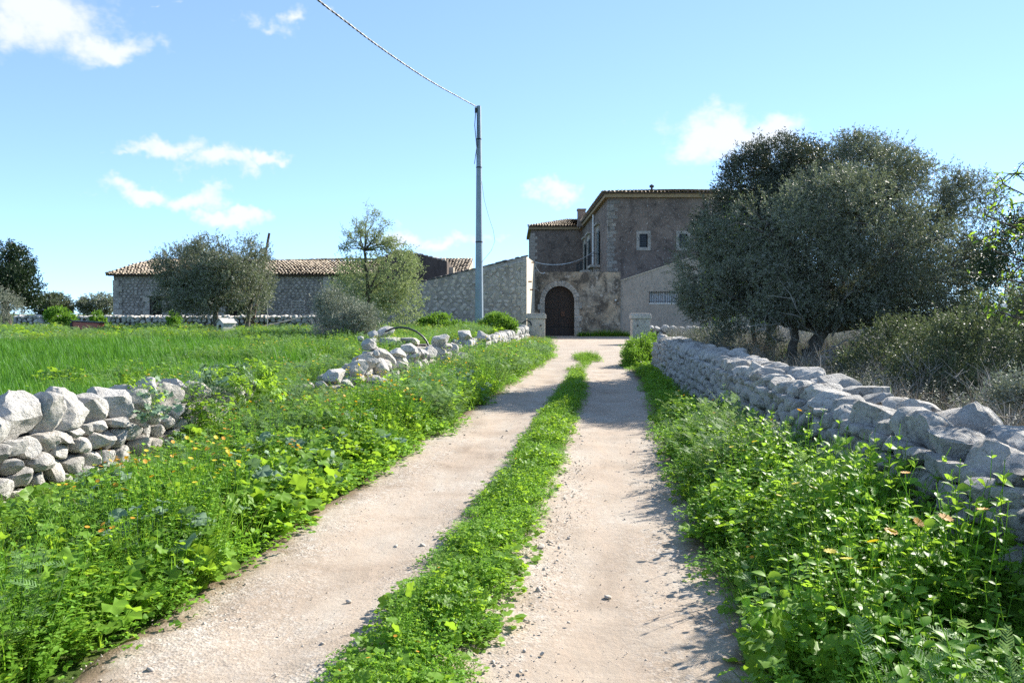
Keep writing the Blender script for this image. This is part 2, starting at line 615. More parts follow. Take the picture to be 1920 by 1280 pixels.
M['mallow'] = mat_leaf('mallow leaf', (0.072, 0.162, 0.019), (0.173, 0.318, 0.035), (0.410, 0.640, 0.045), 0.42, 0.4)
M['leafy'] = mat_leaf('broad weed leaf', (0.068, 0.165, 0.019), (0.173, 0.337, 0.040), (0.423, 0.676, 0.056), 0.45, 0.38, dry=(0.16, 0.17, 0.04))
M['clover'] = mat_leaf('clover leaf', (0.068, 0.178, 0.017), (0.161, 0.337, 0.033), (0.353, 0.627, 0.045), 0.4, 0.48)
M['feather'] = mat_leaf('feathery leaf', (0.088, 0.171, 0.059), (0.183, 0.307, 0.106), (0.314, 0.470, 0.123), 0.34, 0.5)
M['grass'] = mat_leaf('grass blade', (0.068, 0.171, 0.017), (0.154, 0.319, 0.033), (0.329, 0.580, 0.045), 0.38, 0.4, dry=(0.17, 0.17, 0.05))
M['crop'] = mat_leaf('young cereal blade', (0.032, 0.121, 0.012), (0.069, 0.205, 0.022), (0.172, 0.399, 0.030), 0.35, 0.42)
M['greyleaf'] = mat_leaf('glaucous mallow leaf', (0.10, 0.17, 0.10), (0.2, 0.30, 0.18), (0.22, 0.36, 0.12), 0.25, 0.5)
M['olive'] = mat_leaf('olive leaf', (0.07, 0.085, 0.05), (0.16, 0.18, 0.107), (0.16, 0.19, 0.08), 0.3, 0.45, back=(0.27, 0.28, 0.23), spec=0.3)
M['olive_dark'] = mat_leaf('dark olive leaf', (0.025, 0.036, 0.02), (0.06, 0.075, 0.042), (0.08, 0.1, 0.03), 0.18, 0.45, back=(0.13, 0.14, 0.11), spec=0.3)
M['carob'] = mat_leaf('dark carob leaf', (0.012, 0.026, 0.012), (0.032, 0.055, 0.026), (0.05, 0.09, 0.02), 0.15, 0.35)
M['pale_tree'] = mat_leaf('pale spring leaf', (0.15, 0.19, 0.08), (0.29, 0.33, 0.15), (0.34, 0.42, 0.15), 0.3, 0.5)
M['grey_shrub'] = mat_leaf('silvery shrub leaf', (0.14, 0.155, 0.115), (0.27, 0.285, 0.22), (0.17, 0.2, 0.1), 0.2, 0.5)
M['shrub'] = mat_leaf('grey green shrub leaf', (0.05, 0.066, 0.034), (0.11, 0.13, 0.072), (0.14, 0.18, 0.06), 0.25, 0.45)
M['bush'] = mat_leaf('fresh bush leaf', (0.05, 0.13, 0.014), (0.115, 0.24, 0.03), (0.26, 0.46, 0.04), 0.36, 0.45)
M['almond_leaf'] = mat_leaf('almond leaf', (0.05, 0.12, 0.015), (0.11, 0.22, 0.03), (0.33, 0.5, 0.04), 0.45, 0.38)


def mat_petal(name, col, tr):
    m_, nt, b = new_mat(name)
    out = [n for n in nt.nodes if n.type == 'OUTPUT_MATERIAL'][0]
    at = nnode(nt, 'ShaderNodeAttribute', attribute_name='var')
    c = mixc(nt, at.outputs['Fac'], tuple(x * 0.8 for x in col), col)
    nt.links.new(c, b.inputs['Base Color'])
    b.inputs['Roughness'].default_value = 0.6
    t = nnode(nt, 'ShaderNodeBsdfTranslucent')
    t.inputs['Color'].default_value = (*tr, 1)
    mx = nnode(nt, 'ShaderNodeMixShader')
    mx.inputs[0].default_value = 0.3
    nt.links.new(b.outputs[0], mx.inputs[1])
    nt.links.new(t.outputs[0], mx.inputs[2])
    nt.links.new(mx.outputs[0], out.inputs[0])
    return m_


M['petal_orange'] = mat_petal('marigold petal', (0.78, 0.36, 0.02), (0.8, 0.4, 0.02))
M['petal_yellow'] = mat_petal('yellow petal', (0.78, 0.60, 0.03), (0.8, 0.6, 0.02))
M['petal_white'] = mat_petal('white petal', (0.82, 0.80, 0.80), (0.8, 0.8, 0.8))


def mat_track():
    m_, nt, b = new_mat('pale limestone gravel track')
    v = coords(nt)
    at = nnode(nt, 'ShaderNodeAttribute', attribute_name='edge')     # 1 where bare soil meets the weeds
    rt = nnode(nt, 'ShaderNodeAttribute', attribute_name='rut')      # 1 in the compacted wheel lines
    n1 = tex_noise(nt, v, 0.9, 7, 0.62, 0.5)
    c = ramp(nt, n1, [(0.33, (0.26, 0.20, 0.147)), (0.5, (0.375, 0.31, 0.243)), (0.66, (0.44, 0.385, 0.318))])
    vl = mapping(nt, v, (2.6, 0.35, 1.0))
    n6 = tex_noise(nt, vl, 2.0, 6, 0.65, 0.3)
    c = mixc(nt, mapr(nt, n6, 0.42, 0.62, 0, 0.7), c, (0.40, 0.315, 0.238))
    # gravel: two sizes of pebble cells, thinner in the dusty wheel lines
    keep = mapr(nt, rt.outputs['Fac'], 0.15, 0.75, 1.0, 0.12)
    n7 = tex_noise(nt, v, 1.6, 4, 0.6)
    kp = nnode(nt, 'ShaderNodeMath', operation='MULTIPLY')
    nt.links.new(keep, kp.inputs[0])
    nt.links.new(mapr(nt, n7, 0.38, 0.58, 0.25, 1.0), kp.inputs[1])
    keep = kp.outputs[0]
    vos = []
    for sc_, dk, lt in ((62, 0.68, 0.55), (27, 0.42, 0.4)):
        vo = nnode(nt, 'ShaderNodeTexVoronoi')
        vo.inputs['Scale'].default_value = sc_
        nt.links.new(v, vo.inputs['Vector'])
        cell = nnode(nt, 'ShaderNodeSeparateColor')
        nt.links.new(vo.outputs['Color'], cell.inputs[0])
        f = nnode(nt, 'ShaderNodeMath', operation='MULTIPLY')
        nt.links.new(mapr(nt, cell.outputs[0], 0.5, 1.0, 0, dk), f.inputs[0])
        nt.links.new(keep, f.inputs[1])
        c = mixc(nt, f.outputs[0], c, (0.22, 0.185, 0.15))
        f2 = nnode(nt, 'ShaderNodeMath', operation='MULTIPLY')
        nt.links.new(mapr(nt, cell.outputs[1], 0.66, 1.0, 0, lt), f2.inputs[0])
        nt.links.new(keep, f2.inputs[1])
        c = mixc(nt, f2.outputs[0], c, (0.57, 0.53, 0.475))
        vos.append(vo)
    n3 = tex_noise(nt, v, 5, 6, 0.65)
    ed = nnode(nt, 'ShaderNodeMath', operation='ADD')
    nt.links.new(at.outputs['Fac'], ed.inputs[0])
    nt.links.new(mapr(nt, n3, 0.2, 0.8, -0.45, 0.45), ed.inputs[1])
    c = mixc(nt, mapr(nt, ed.outputs[0], 0.3, 0.85, 0, 0.9), c, (0.17, 0.12, 0.075))
    nt.links.new(c, b.inputs['Base Color'])
    b.inputs['Roughness'].default_value = 0.95
    b.inputs['Specular IOR Level'].default_value = 0.15
    hsum = nnode(nt, 'ShaderNodeMath', operation='MULTIPLY')
    nt.links.new(vos[0].outputs['Distance'], hsum.inputs[0])
    nt.links.new(keep, hsum.inputs[1])
    p = bump(nt, b, hsum.outputs[0], 0.5, 0.011)
    n4 = tex_noise(nt, v, 20, 8, 0.72)
    p = bump(nt, b, n4, 0.4, 0.025, p)
    n5 = tex_noise(nt, v, 170, 4, 0.7)
    bump(nt, b, n5, 0.45, 0.005, p)
    return m_


M['track'] = mat_track()


def mat_ground():
    m_, nt, b = new_mat('earth under weeds')
    v = coords(nt)
    n1 = tex_noise(nt, v, 0.8, 8, 0.65)
    c = ramp(nt, n1, [(0.3, (0.035, 0.055, 0.014)), (0.5, (0.06, 0.10, 0.02)), (0.7, (0.10, 0.10, 0.04))])
    nt.links.new(c, b.inputs['Base Color'])
    b.inputs['Roughness'].default_value = 1.0
    b.inputs['Specular IOR Level'].default_value = 0.1
    bump(nt, b, tex_noise(nt, v, 18, 6, 0.7), 0.8, 0.05)
    return m_


M['ground'] = mat_ground()
M['pebble'] = mat_plain('loose limestone pebble', (0.52, 0.46, 0.39), 0.95, scale=30, bumpd=0, dark=(0.38, 0.32, 0.26))

# ------------------------------------------------------------------ terrain
YL = [-8, 0, 3.72, 5.22, 7.9, 11.6, 16.2, 22, 30, 38, 43, 46, 52, 60]
XL = [-2.9, -2.2, -1.89, -1.70, -1.43, -0.86, -0.33, 0.45, 1.5, 1.95, 2.0, 1.6, 1.5, 1.8]
YR = [-8, 0, 3.72, 4.54, 5.84, 8.4, 12.8, 18.7, 25.4, 34, 43, 46, 50, 60]
XR = [0.4, 0.9, 1.10, 1.22, 1.37, 1.67, 2.28, 3.06, 3.57, 4.75, 6.2, 8.5, 10.5, 12.0]


def road_l(y):
    return np.interp(y, YL, XL)


def road_r(y):
    return np.interp(y, YR, XR)


def wall_l(y):
    return -4.2 + 0.137 * (np.minimum(y, 43.0) - 7.2)


def wall_r(y):
    return np.interp(y, [-10, 3.7, 23.5, 43, 60, 200], [1.15, 2.4, 4.2, 7.6, 25, 25])


def strip_l(y):
    return np.interp(y, [-8, 3.56, 5.22, 7.9, 11.6, 17.3, 22], [-1.9, -0.81, -0.52, -0.13, 0.31, 1.04, 1.6])


def strip_r(y):
    return np.interp(y, [-8, 3.56, 5.22, 7.9, 11.6, 18, 22], [-1.1, -0.14, 0.10, 0.45, 0.93, 1.72, 2.0])


def vnoise(x, y, s, seed=0.0):
    return mnoise.noise(Vector((float(x) * s + seed, float(y) * s - seed, seed * 1.7)))


def H(x, y):
    x = np.asarray(x, dtype=float)
    y = np.asarray(y, dtype=float)
    fh = 0.22 + 0.5 * sstep(6, 38, y) - 0.35 * sstep(60, 140, y)
    wl = wall_l(y)
    left = fh * (1 - sstep(wl - 0.55, wl + 0.05, x))
    vl = 0.10 * (1 - sstep(road_l(y) - 1.5, road_l(y) - 0.1, x)) * (x > wl - 1)
    wr = wall_r(y)
    right = 0.28 * sstep(wr + 0.1, wr + 0.8, x) + 0.08 * sstep(road_r(y) + 0.1, road_r(y) + 1.2, x)
    return left + vl + right - 0.03


def axis(lo, hi, step, far):
    a = list(np.arange(lo, hi + 1e-6, step))
    d, s = step * 1.5, 1
    x = hi
    while x < far:
        x += d
        a.append(x)
        d *= 1.35
    d = step * 1.5
    x = lo
    while x > -far:
        x -= d
        a.insert(0, x)
        d *= 1.35
    return np.array(a)


gx = axis(-14, 14, 0.22, 4000)
gy = axis(-4, 60, 0.35, 5000)
GX, GY = np.meshgrid(gx, gy)
GZ = H(GX, GY)
nz_ = np.array([[vnoise(a, b, 0.6, 3.0) for a, b in zip(r1, r2)] for r1, r2 in zip(GX, GY)])
inroad = (GX > road_l(GY) - 0.3) & (GX < road_r(GY) + 0.3)
GZ = GZ + np.where(inroad, 0, nz_ * 0.035)
nx_, ny_ = len(gx), len(gy)
idx = np.arange(nx_ * ny_).reshape(ny_, nx_)
F = np.stack([idx[:-1, :-1], idx[:-1, 1:], idx[1:, 1:], idx[1:, :-1]], -1).reshape(-1, 4)
g = link('ground', np_mesh('ground', np.stack([GX, GY, GZ], -1).reshape(-1, 3), F, M['ground'], True))
tag(g, 'earth of the verges and green field around the farm', 'ground', kind='structure')


def track_profile(y, x):
    l, r = road_l(y), road_r(y)
    sl, sr = strip_l(y), strip_r(y)
    c1, c2 = (l + sl) / 2 + 0.08, (sr + r) / 2 - 0.08
    fade = 1 - sstep(20, 28, y)
    rut = np.maximum(np.exp(-((x - c1) / 0.32) ** 2), np.exp(-((x - c2) / 0.34) ** 2)) * fade
    hump = np.exp(-((x - (sl + sr) / 2) / 0.3) ** 2) * fade
    return rut, hump


ty = np.concatenate([np.arange(-8, 2, 0.5), np.arange(2, 12, 0.06), np.arange(12, 28, 0.15), np.arange(28, 60.01, 0.4)])
tu = np.linspace(0, 1, 72)
TV, TE, TR = [], [], []
for y in ty:
    wob = 0.12 * vnoise(0, y, 0.9, 5) + 0.05 * vnoise(0, y, 3.1, 9)
    wob2 = 0.12 * vnoise(7, y, 0.9, 2) + 0.05 * vnoise(4, y, 3.1, 1)
    l, r = road_l(y) - 0.22 + wob, road_r(y) + 0.22 + wob2
    for u in tu:
        x = l + (r - l) * u
        rut, hump = track_profile(y, x)
        ed = min(x - l, r - x)
        z = -0.022 * rut + 0.03 * hump + 0.012 * vnoise(x, y, 1.7, 4) + 0.006 * vnoise(x, y, 6, 8) + 0.01
        z -= 0.07 * max(0, 1 - ed / 0.12)
        TV.append((x, y, z))
        TE.append(float(np.exp(-max(0, ed - 0.14) / 0.15)))
        n_ = 0.85 + 0.9 * vnoise(x, y * 0.25, 1.6, 12)
        TR.append(float(np.clip(rut * 1.1 * n_ + 0.3 * hump * 0, 0, 1)))
nu = len(tu)
idx = np.arange(len(ty) * nu).reshape(len(ty), nu)
F = np.stack([idx[:-1, :-1], idx[:-1, 1:], idx[1:, 1:], idx[1:, :-1]], -1).reshape(-1, 4)
t = link('gravel_track', np_mesh('gravel_track', np.array(TV), F, M['track'], True, attrs={'edge': TE, 'rut': TR}))
tag(t, 'pale gravel farm track with two wheel lines leading to the gateway', 'track', kind='structure')


def ground_z(x, y):
    if road_l(y) - 0.1 < x < road_r(y) + 0.1 and y < 60:
        return 0.01
    return float(H(x, y))


# ------------------------------------------------------------------ stones
def ico(sub):
    bm = bmesh.new()
    bmesh.ops.create_icosphere(bm, subdivisions=sub, radius=1)
    V = np.array([v.co[:] for v in bm.verts])
    Fc = np.array([[v.index for v in f.verts] for f in bm.faces])
    bm.free()
    return V, Fc


ICO = {k: ico(k) for k in (1, 2, 3, 4)}


def blob_stone(sx, sy, sz, seed, sub=3, power=0.6, cuts=7, rough=0.06):
    """angular weathered block: rounded box, cut by planes, roughened; half sizes sx, sy, sz"""
    V, Fc = ICO[sub]
    r = np.random.default_rng(seed)
    V = np.sign(V) * np.abs(V) ** power
    for _ in range(cuts + 5):
        n = r.normal(size=3)
        n /= np.linalg.norm(n)
        d = r.uniform(0.58, 0.97) * (1.0 + 0.35 * (0.75 - power))
        s = V @ n - d
        V = V - np.outer(np.maximum(s, 0), n)
    off = r.uniform(0, 50)
    nz1 = np.array([mnoise.fractal(Vector(v * 1.7 + off), 0.7, 2.1, 5) for v in V])
    V = V * (1 + rough * nz1)[:, None]
    return V * np.array([sx, sy, sz]), Fc


def clip_poly(poly, nx, ny, d):
    """keep points with nx*x+ny*y <= d"""
    out = []
    n = len(poly)
    for i in range(n):
        p, q = poly[i], poly[(i + 1) % n]
        a, b = nx * p[0] + ny * p[1] - d, nx * q[0] + ny * q[1] - d
        if a <= 0:
            out.append(p)
        if (a < 0 < b) or (b < 0 < a):
            t_ = a / (a - b)
            out.append((p[0] + (q[0] - p[0]) * t_, p[1] + (q[1] - p[1]) * t_))
    return out


def voronoi_cells(sites, rect, aniso=1.0):
    S = np.array(sites)
    T = S * np.array([1 / aniso, 1.0])
    cells = []
    for i in range(len(S)):
        d2 = ((T - T[i]) ** 2).sum(1)
        nb = np.argsort(d2)[1:15]
        poly = [(rect[0], rect[2]), (rect[1], rect[2]), (rect[1], rect[3]), (rect[0], rect[3])]
        for j in nb:
            nx, ny = (T[j] - T[i])
            d = (T[j] @ T[j] - T[i] @ T[i]) / 2
            poly = clip_poly(poly, nx / aniso, ny, d)
            if len(poly) < 3:
                break
        cells.append(poly)
    return cells


def cell_stone(poly, depth, seed, seg=14, shrink=0.915, rough=0.075, front_only=False, square=0.42):
    """stone with the outline of a wall-face cell; local x along wall, y outward (-), z up; centred at the cell centroid"""
    r = np.random.default_rng(seed)
    pc = np.array(poly)
    c = pc.mean(0)
    rel = pc - c
    ths = np.linspace(0, 2 * math.pi, seg, endpoint=False)
    rad = np.empty(seg)
    n = len(rel)
    for k, th in enumerate(ths):
        dx, dy = math.cos(th), math.sin(th)
        best = 1e9
        for i in range(n):
            p, q = rel[i], rel[(i + 1) % n]
            ex, ey = q - p
            den = dx * ey - dy * ex
            if abs(den) < 1e-9:
                continue
            t_ = (p[0] * ey - p[1] * ex) / den
            s_ = (p[0] * dy - p[1] * dx) / den
            if t_ > 0 and -1e-6 <= s_ <= 1 + 1e-6:
                best = min(best, t_)
        rad[k] = best if best < 1e8 else 0.05
    rad = 0.12 * np.roll(rad, 1) + 0.76 * rad + 0.12 * np.roll(rad, -1)
    rad *= shrink
    phis = [0.0, 0.42, 0.72, 0.95, 1.22, 1.57] + ([] if front_only else [2.2])
    rings = []
    tilt = r.normal(size=2) * 0.28
    for ph in phis[1:]:
        f = abs(math.sin(ph)) ** square if ph < 1.58 else 0.8
        gco = math.copysign(abs(math.cos(ph)) ** 0.6, math.cos(ph))
        xs, zs = rad * f * np.cos(ths), rad * f * np.sin(ths)
        ys = -depth * gco + (tilt[0] * xs + tilt[1] * zs) * (1 if gco > 0 else 0)
        rings.append(np.stack([xs, ys, zs], 1))
    V = np.concatenate([[[0, -depth, 0]]] + rings + ([] if front_only else [[[0, depth * 0.7, 0]]]))
    for _ in range(7):
        nn = np.array([r.normal() * 0.9, -abs(r.normal()) - 0.35, r.normal() * 0.9])
        nn /= np.linalg.norm(nn)
        dd = r.uniform(0.55, 0.92) * np.max(V @ nn)
        s_ = V @ nn - dd
        V = V - np.outer(np.maximum(s_, 0) * 0.97, nn)
    off = r.uniform(0, 60)
    sc = 1.2 / max(rad.mean(), 0.02)
    nzv = np.array([mnoise.fractal(Vector(v * sc + off), 0.9, 2.1, 3) for v in V])
    nrm = V / (np.linalg.norm(V, axis=1, keepdims=True) + 1e-6)
    V = V + nrm * (nzv * rough * rad.mean() * 1.6)[:, None]
    tri, quad = [], []
    R = len(rings)
    for k in range(seg):
        tri.append((0, 1 + k, 1 + (k + 1) % seg))
    for i in range(R - 1):
        for k in range(seg):
            k2 = (k + 1) % seg
            quad.append((1 + i * seg + k, 1 + (i + 1) * seg + k, 1 + (i + 1) * seg + k2, 1 + i * seg + k2))
    if not front_only:
        last = len(V) - 1
        for k in range(seg):
            tri.append((last, 1 + (R - 1) * seg + (k + 1) % seg, 1 + (R - 1) * seg + k))
    return V, np.array(tri), np.array(quad), c


def rand_sites(L, Hh, su, sv, seed, jit=0.42, size_fn=None):
    """staggered rows of random cell centres"""
    r = np.random.default_rng(seed)
    sites = []
    z = sv * 0.5
    row = 0
    while z < Hh:
        u = -su * r.uniform(0.1, 0.9)
        while u < L + su:
            w = su * r.uniform(0.65, 1.5)
            u += w * 0.5
            sites.append((u + r.normal() * su * 0.08, z + r.uniform(-1, 1) * sv * jit))
            u += w * 0.5
        z += sv * r.uniform(0.85, 1.15)
        row += 1
    return sites


class Joined:
    def __init__(s):
        s.V, s.T, s.Q, s.n = [], [], [], 0

    def add(s, V, T=None, Q=None):
        s.V.append(V)
        if T is not None and len(T):
            s.T.append(np.asarray(T) + s.n)
        if Q is not None and len(Q):
            s.Q.append(np.asarray(Q) + s.n)
        s.n += len(V)

    def mesh(s, name, mat, smooth=True):
        Fs = []
        if s.T:
            Fs.append(np.concatenate(s.T))
        if s.Q:
            Fs.append(np.concatenate(s.Q))
        return np_mesh(name, np.concatenate(s.V), Fs, mat, smooth)


def shade_angle(me, deg=28):
    """crisp arrises on cut stone: sharp edges above an angle"""
    try:
        me.set_sharp_from_angle(angle=math.radians(deg))
    except Exception:
        pass


# ------------------------------------------------------------------ dry-stone walls
class Wall:
    """root thing whose stones are parts; path is a polyline of front-face foot points, outward = side the face looks to"""

    def __init__(s, name, label, base, group=None):
        s.root = empty(name, base)
        tag(s.root, label, 'wall', group, 'thing')
        s.count = 0
        s.rest = {}

    def stone(s, V, T, Q, origin, rot, mat, sep=True):
        """rot: 3x3 columns along, inward, up"""
        if sep and s.count < 300:
            Fs = [f for f in (T, Q) if f is not None and len(f)]
            me = np_mesh('stone', V @ rot.T, Fs, mat, True)
            shade_angle(me)
            link('stone', me, s.root, origin)
            s.count += 1
        else:
            s.rest.setdefault(mat.name, (Joined(), mat))[0].add(V @ rot.T + np.array(origin), T, Q)

    def finish(s):
        for j, mat in s.rest.values():
            me = j.mesh('small_stones', mat)
            o = link('small_stones', me, s.root)
            o['kind'] = 'stuff'


def frame(dirx, diry):
    """columns: along the wall, inward (away from the seen face), up"""
    a = np.array([dirx, diry, 0.0])
    a /= np.linalg.norm(a)
    b = np.array([-a[1], a[0], 0.0])
    return np.stack([a, b, np.array([0, 0, 1.0])], 1)


def build_face(w, p0, p1, zbase, ztop, su, sv, seed, mat, sep_near=None, seg=14, depth=0.13, u0=None, u1=None, jit=0.42, batter=0.1, front_only=False):
    """p0->p1 runs so that the seen face is on the right of the direction (outward = -inward)"""
    p0, p1 = np.array(p0, float), np.array(p1, float)
    L = float(np.linalg.norm(p1 - p0))
    d = (p1 - p0) / L
    R = frame(*d)
    Hh = ztop - zbase
    sites = rand_sites(L, Hh, su, sv, seed, jit)
    cells = voronoi_cells(sites, (0, L, 0, Hh), aniso=1.25)
    items = []
    for i, poly in enumerate(cells):
        if len(poly) < 3:
            continue
        pc = np.array(poly)
        if np.ptp(pc[:, 0]) < 0.05 or np.ptp(pc[:, 1]) < 0.04:
            continue
        c = pc.mean(0)
        xy = p0 + d * c[0]
        items.append((math.hypot(xy[0], xy[1]), i, poly, c))
    items.sort(key=lambda t_: t_[0])
    for dist, i, poly, c in items:
        r = random.Random(seed * 1000 + i)
        dep = depth * r.uniform(0.75, 1.15)
        V, T, Q, cc = cell_stone(poly, dep, seed * 1000 + i, seg=seg, front_only=front_only)
        inw = R[:, 1]
        push = batter * (c[1] / max(Hh, 0.1)) + r.uniform(-0.025, 0.02)
        o = np.array([*(p0 + d * c[0]), zbase + c[1]]) + inw * push
        w.stone(V, T, Q, o, R, mat, sep=(sep_near is None or dist < sep_near))
    return L, d, R


def core_box(w, p0, p1, z0, z1, inset, thick, mat=None, name='core'):
    p0, p1 = np.array(p0, float), np.array(p1, float)
    L = float(np.linalg.norm(p1 - p0))
    d = (p1 - p0) / L
    R = frame(*d)
    n = R[:2, 1]
    b = MB()
    q = [p0 + n * inset, p1 + n * inset, p1 + n * (inset + thick), p0 + n * (inset + thick)]
    b.prism([(x, y, z0) for x, y in q][::-1], (0, 0, z1 - z0))
    return b.build(name, mat or M['core'], w.root)


def cap(w, pos, R, sx, sy, sz, seed, mat, yaw=0, roll=0, pitch=0, sub=3, sep=True, power=0.6, cuts=7, rough=0.07):
    V, Fc = blob_stone(sx, sy, sz, seed, sub, power, cuts, rough)
    m3 = np.array(Matrix.Rotation(yaw, 3, 'Z') @ Matrix.Rotation(pitch, 3, 'X') @ Matrix.Rotation(roll, 3, 'Y'))
    w.stone(V @ m3.T, Fc, None, pos, R, mat, sep)


# --- wall along the right of the track. Direction runs towards the camera so that the face looks at the track
wr_far, wr_near = (4.2, 23.5), (1.95, -1.2)
w = Wall('dry_stone_wall', 'grey dry stone wall with big capstones below the large olive tree', (4.2, 23.5, 0))
Rr = frame(wr_near[0] - wr_far[0], wr_near[1] - wr_far[1])
if Rr[0, 1] < 0:
    pass
inw = Rr[:, 1]
core_box(w, wr_far, wr_near, -0.1, 0.74, 0.2, 0.43)
Lr = math.dist(wr_far, wr_near)
dr = np.array([wr_near[0] - wr_far[0], wr_near[1] - wr_far[1]]) / Lr
# capstones, front and back rows, nearest first
r = random.Random(21)
caps = []
u = 0.15
while u < Lr:
    near = u / Lr
    ln = r.uniform(0.27, 0.46) + (0.1 * r.random() if near > 0.5 else 0)
    caps.append((u + ln / 2, ln, 0))
    u += ln * 0.97
u = 0.1
while u < Lr:
    ln = r.uniform(0.28, 0.52)
    caps.append((u + ln / 2, ln, 1))
    u += ln * 1.0
caps.sort(key=lambda c: -c[0])
for k, (uc, ln, row) in enumerate(caps):
    xy = np.array(wr_far) + dr * uc
    hz = r.uniform(0.105, 0.165)
    base = np.array([xy[0], xy[1], 0.0])
    bumpz = 0.05 * vnoise(uc, 0, 0.7, 3)
    if row == 0:
        pos = base + inw * r.uniform(0.19, 0.24) + np.array([0, 0, 0.76 + hz * 0.62 + bumpz])
        cap(w, pos, Rr, ln * 0.56, r.uniform(0.19, 0.25), hz, 400 + k, M['limestone_shade'], r.uniform(-.16, .16), r.uniform(-.14, .14), r.uniform(-.2, .12), sub=4 if uc > Lr - 14 else 3, power=0.62, cuts=14, rough=0.1)
    else:
        pos = base + inw * r.uniform(0.50, 0.62) + np.array([0, 0, 0.78 + hz * 0.62 + bumpz])
        cap(w, pos, Rr, ln * 0.54, r.uniform(0.18, 0.26), hz, 900 + k, M['limestone_shade'], r.uniform(-.25, .25), r.uniform(-.16, .16), r.uniform(-.1, .2), power=0.62, cuts=14, rough=0.1)
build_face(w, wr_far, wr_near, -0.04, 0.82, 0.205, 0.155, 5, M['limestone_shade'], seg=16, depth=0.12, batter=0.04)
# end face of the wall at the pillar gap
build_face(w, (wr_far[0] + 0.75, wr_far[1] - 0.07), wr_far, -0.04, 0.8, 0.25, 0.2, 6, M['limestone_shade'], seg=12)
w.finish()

# --- wall along the left of the track, standing stretch near the camera, going to a tumbled stretch and a low stretch to the pillar
w = Wall('dry_stone_wall', 'sunlit tumbled dry stone wall of white boulders beside the green field', (-4.2, 7.2, 0))


def wl_pt(y):
    return np.array([float(wall_l(y)), y])


Rl = frame(0.137, 1.0)            # along +Y, so inward is -X
inl = Rl[:, 1]
a0, a1 = wl_pt(3.5), wl_pt(11.2)
core_box(w, a0, a1, -0.1, 0.55, 0.14, 0.45)
r = random.Random(5)
# big rounded top boulders
u = 0.0
La = float(np.linalg.norm(a1 - a0))
da = (a1 - a0) / La
k = 0
while u < La:
    ln = r.uniform(0.28, 0.47)
    fade = float(sstep(4.0, 7.7, u))
    hz = r.uniform(0.17, 0.25) * (1 - 0.25 * fade)
    xy = a0 + da * (u + ln / 2)
    pos = np.array([*xy, 0.54 + hz * 0.75 - 0.05 * fade]) + inl * r.uniform(0.14, 0.26)
    cap(w, pos, Rl, ln * 0.6, r.uniform(0.22, 0.29), hz, 50 + k, M['limestone'], r.uniform(-.4, .4), r.uniform(-.3, .3), r.uniform(-.2, .2), sub=4, power=0.8, cuts=12, rough=0.1)
    if r.random() < 0.75:
        pos = np.array([*xy, 0.55 + hz * 0.55]) + inl * r.uniform(0.5, 0.62)
        cap(w, pos, Rl, ln * 0.5, r.uniform(0.18, 0.24), hz * 0.8, 90 + k, M['limestone'], r.uniform(-.6, .6), r.uniform(-.3, .3), 0, sub=3, power=0.7)
    u += ln * 0.93
    k += 1
build_face(w, a0, a1, -0.05, 0.58, 0.225, 0.165, 15, M['limestone'], seg=18, depth=0.15, batter=0.05)
# tumbled stretch: pixel, y, depth, half sizes
loose = [
    (628, 704, 14.0, .30, .26, .20), (668, 690, 14.5, .24, .26, .20), (650, 728, 13.9, .17, .15, .10), (690, 680, 15.0, .20, .24, .17),
    (712, 690, 15.3, .17, .22, .22), (692, 646, 15.9, .17, .17, .17), (710, 665, 16.0, .22, .22, .16), (725, 672, 16.2, .2, .22, .2),
    (700, 712, 14.7, .13, .13, .09), (672, 712, 14.4, .11, .12, .08), (622, 735, 13.9, .15, .14, .08), (745, 662, 17.1, .25, .2, .12),
    (752, 690, 16.8, .2, .2, .15), (768, 655, 17.8, .19, .2, .15), (790, 665, 18.3, .2, .2, .17), (782, 690, 17.6, .18, .2, .13),
    (806, 660, 19.0, .24, .2, .19), (815, 690, 18.9, .2, .2, .13), (825, 640, 19.6, .25, .22, .18), (838, 668, 19.8, .18, .2, .18),
    (850, 655, 20.2, .2, .2, .2), (735, 705, 16.0, .2, .18, .12), (655, 752, 13.6, .2, .2, .1), (862, 668, 20.8, .2, .2, .15),
    (603, 722, 13.3, .12, .12, .09), (800, 705, 17.5, .14, .14, .09), (845, 690, 19.5, .16, .16, .12),
    (870, 628, 26, .32, .25, .19), (905, 632, 27, .34, .25, .17), (722, 622, 24, .33, .25, .2), (700, 628, 23.5, .2, .2, .14), (880, 648, 22.8, .22, .2, .18),
]
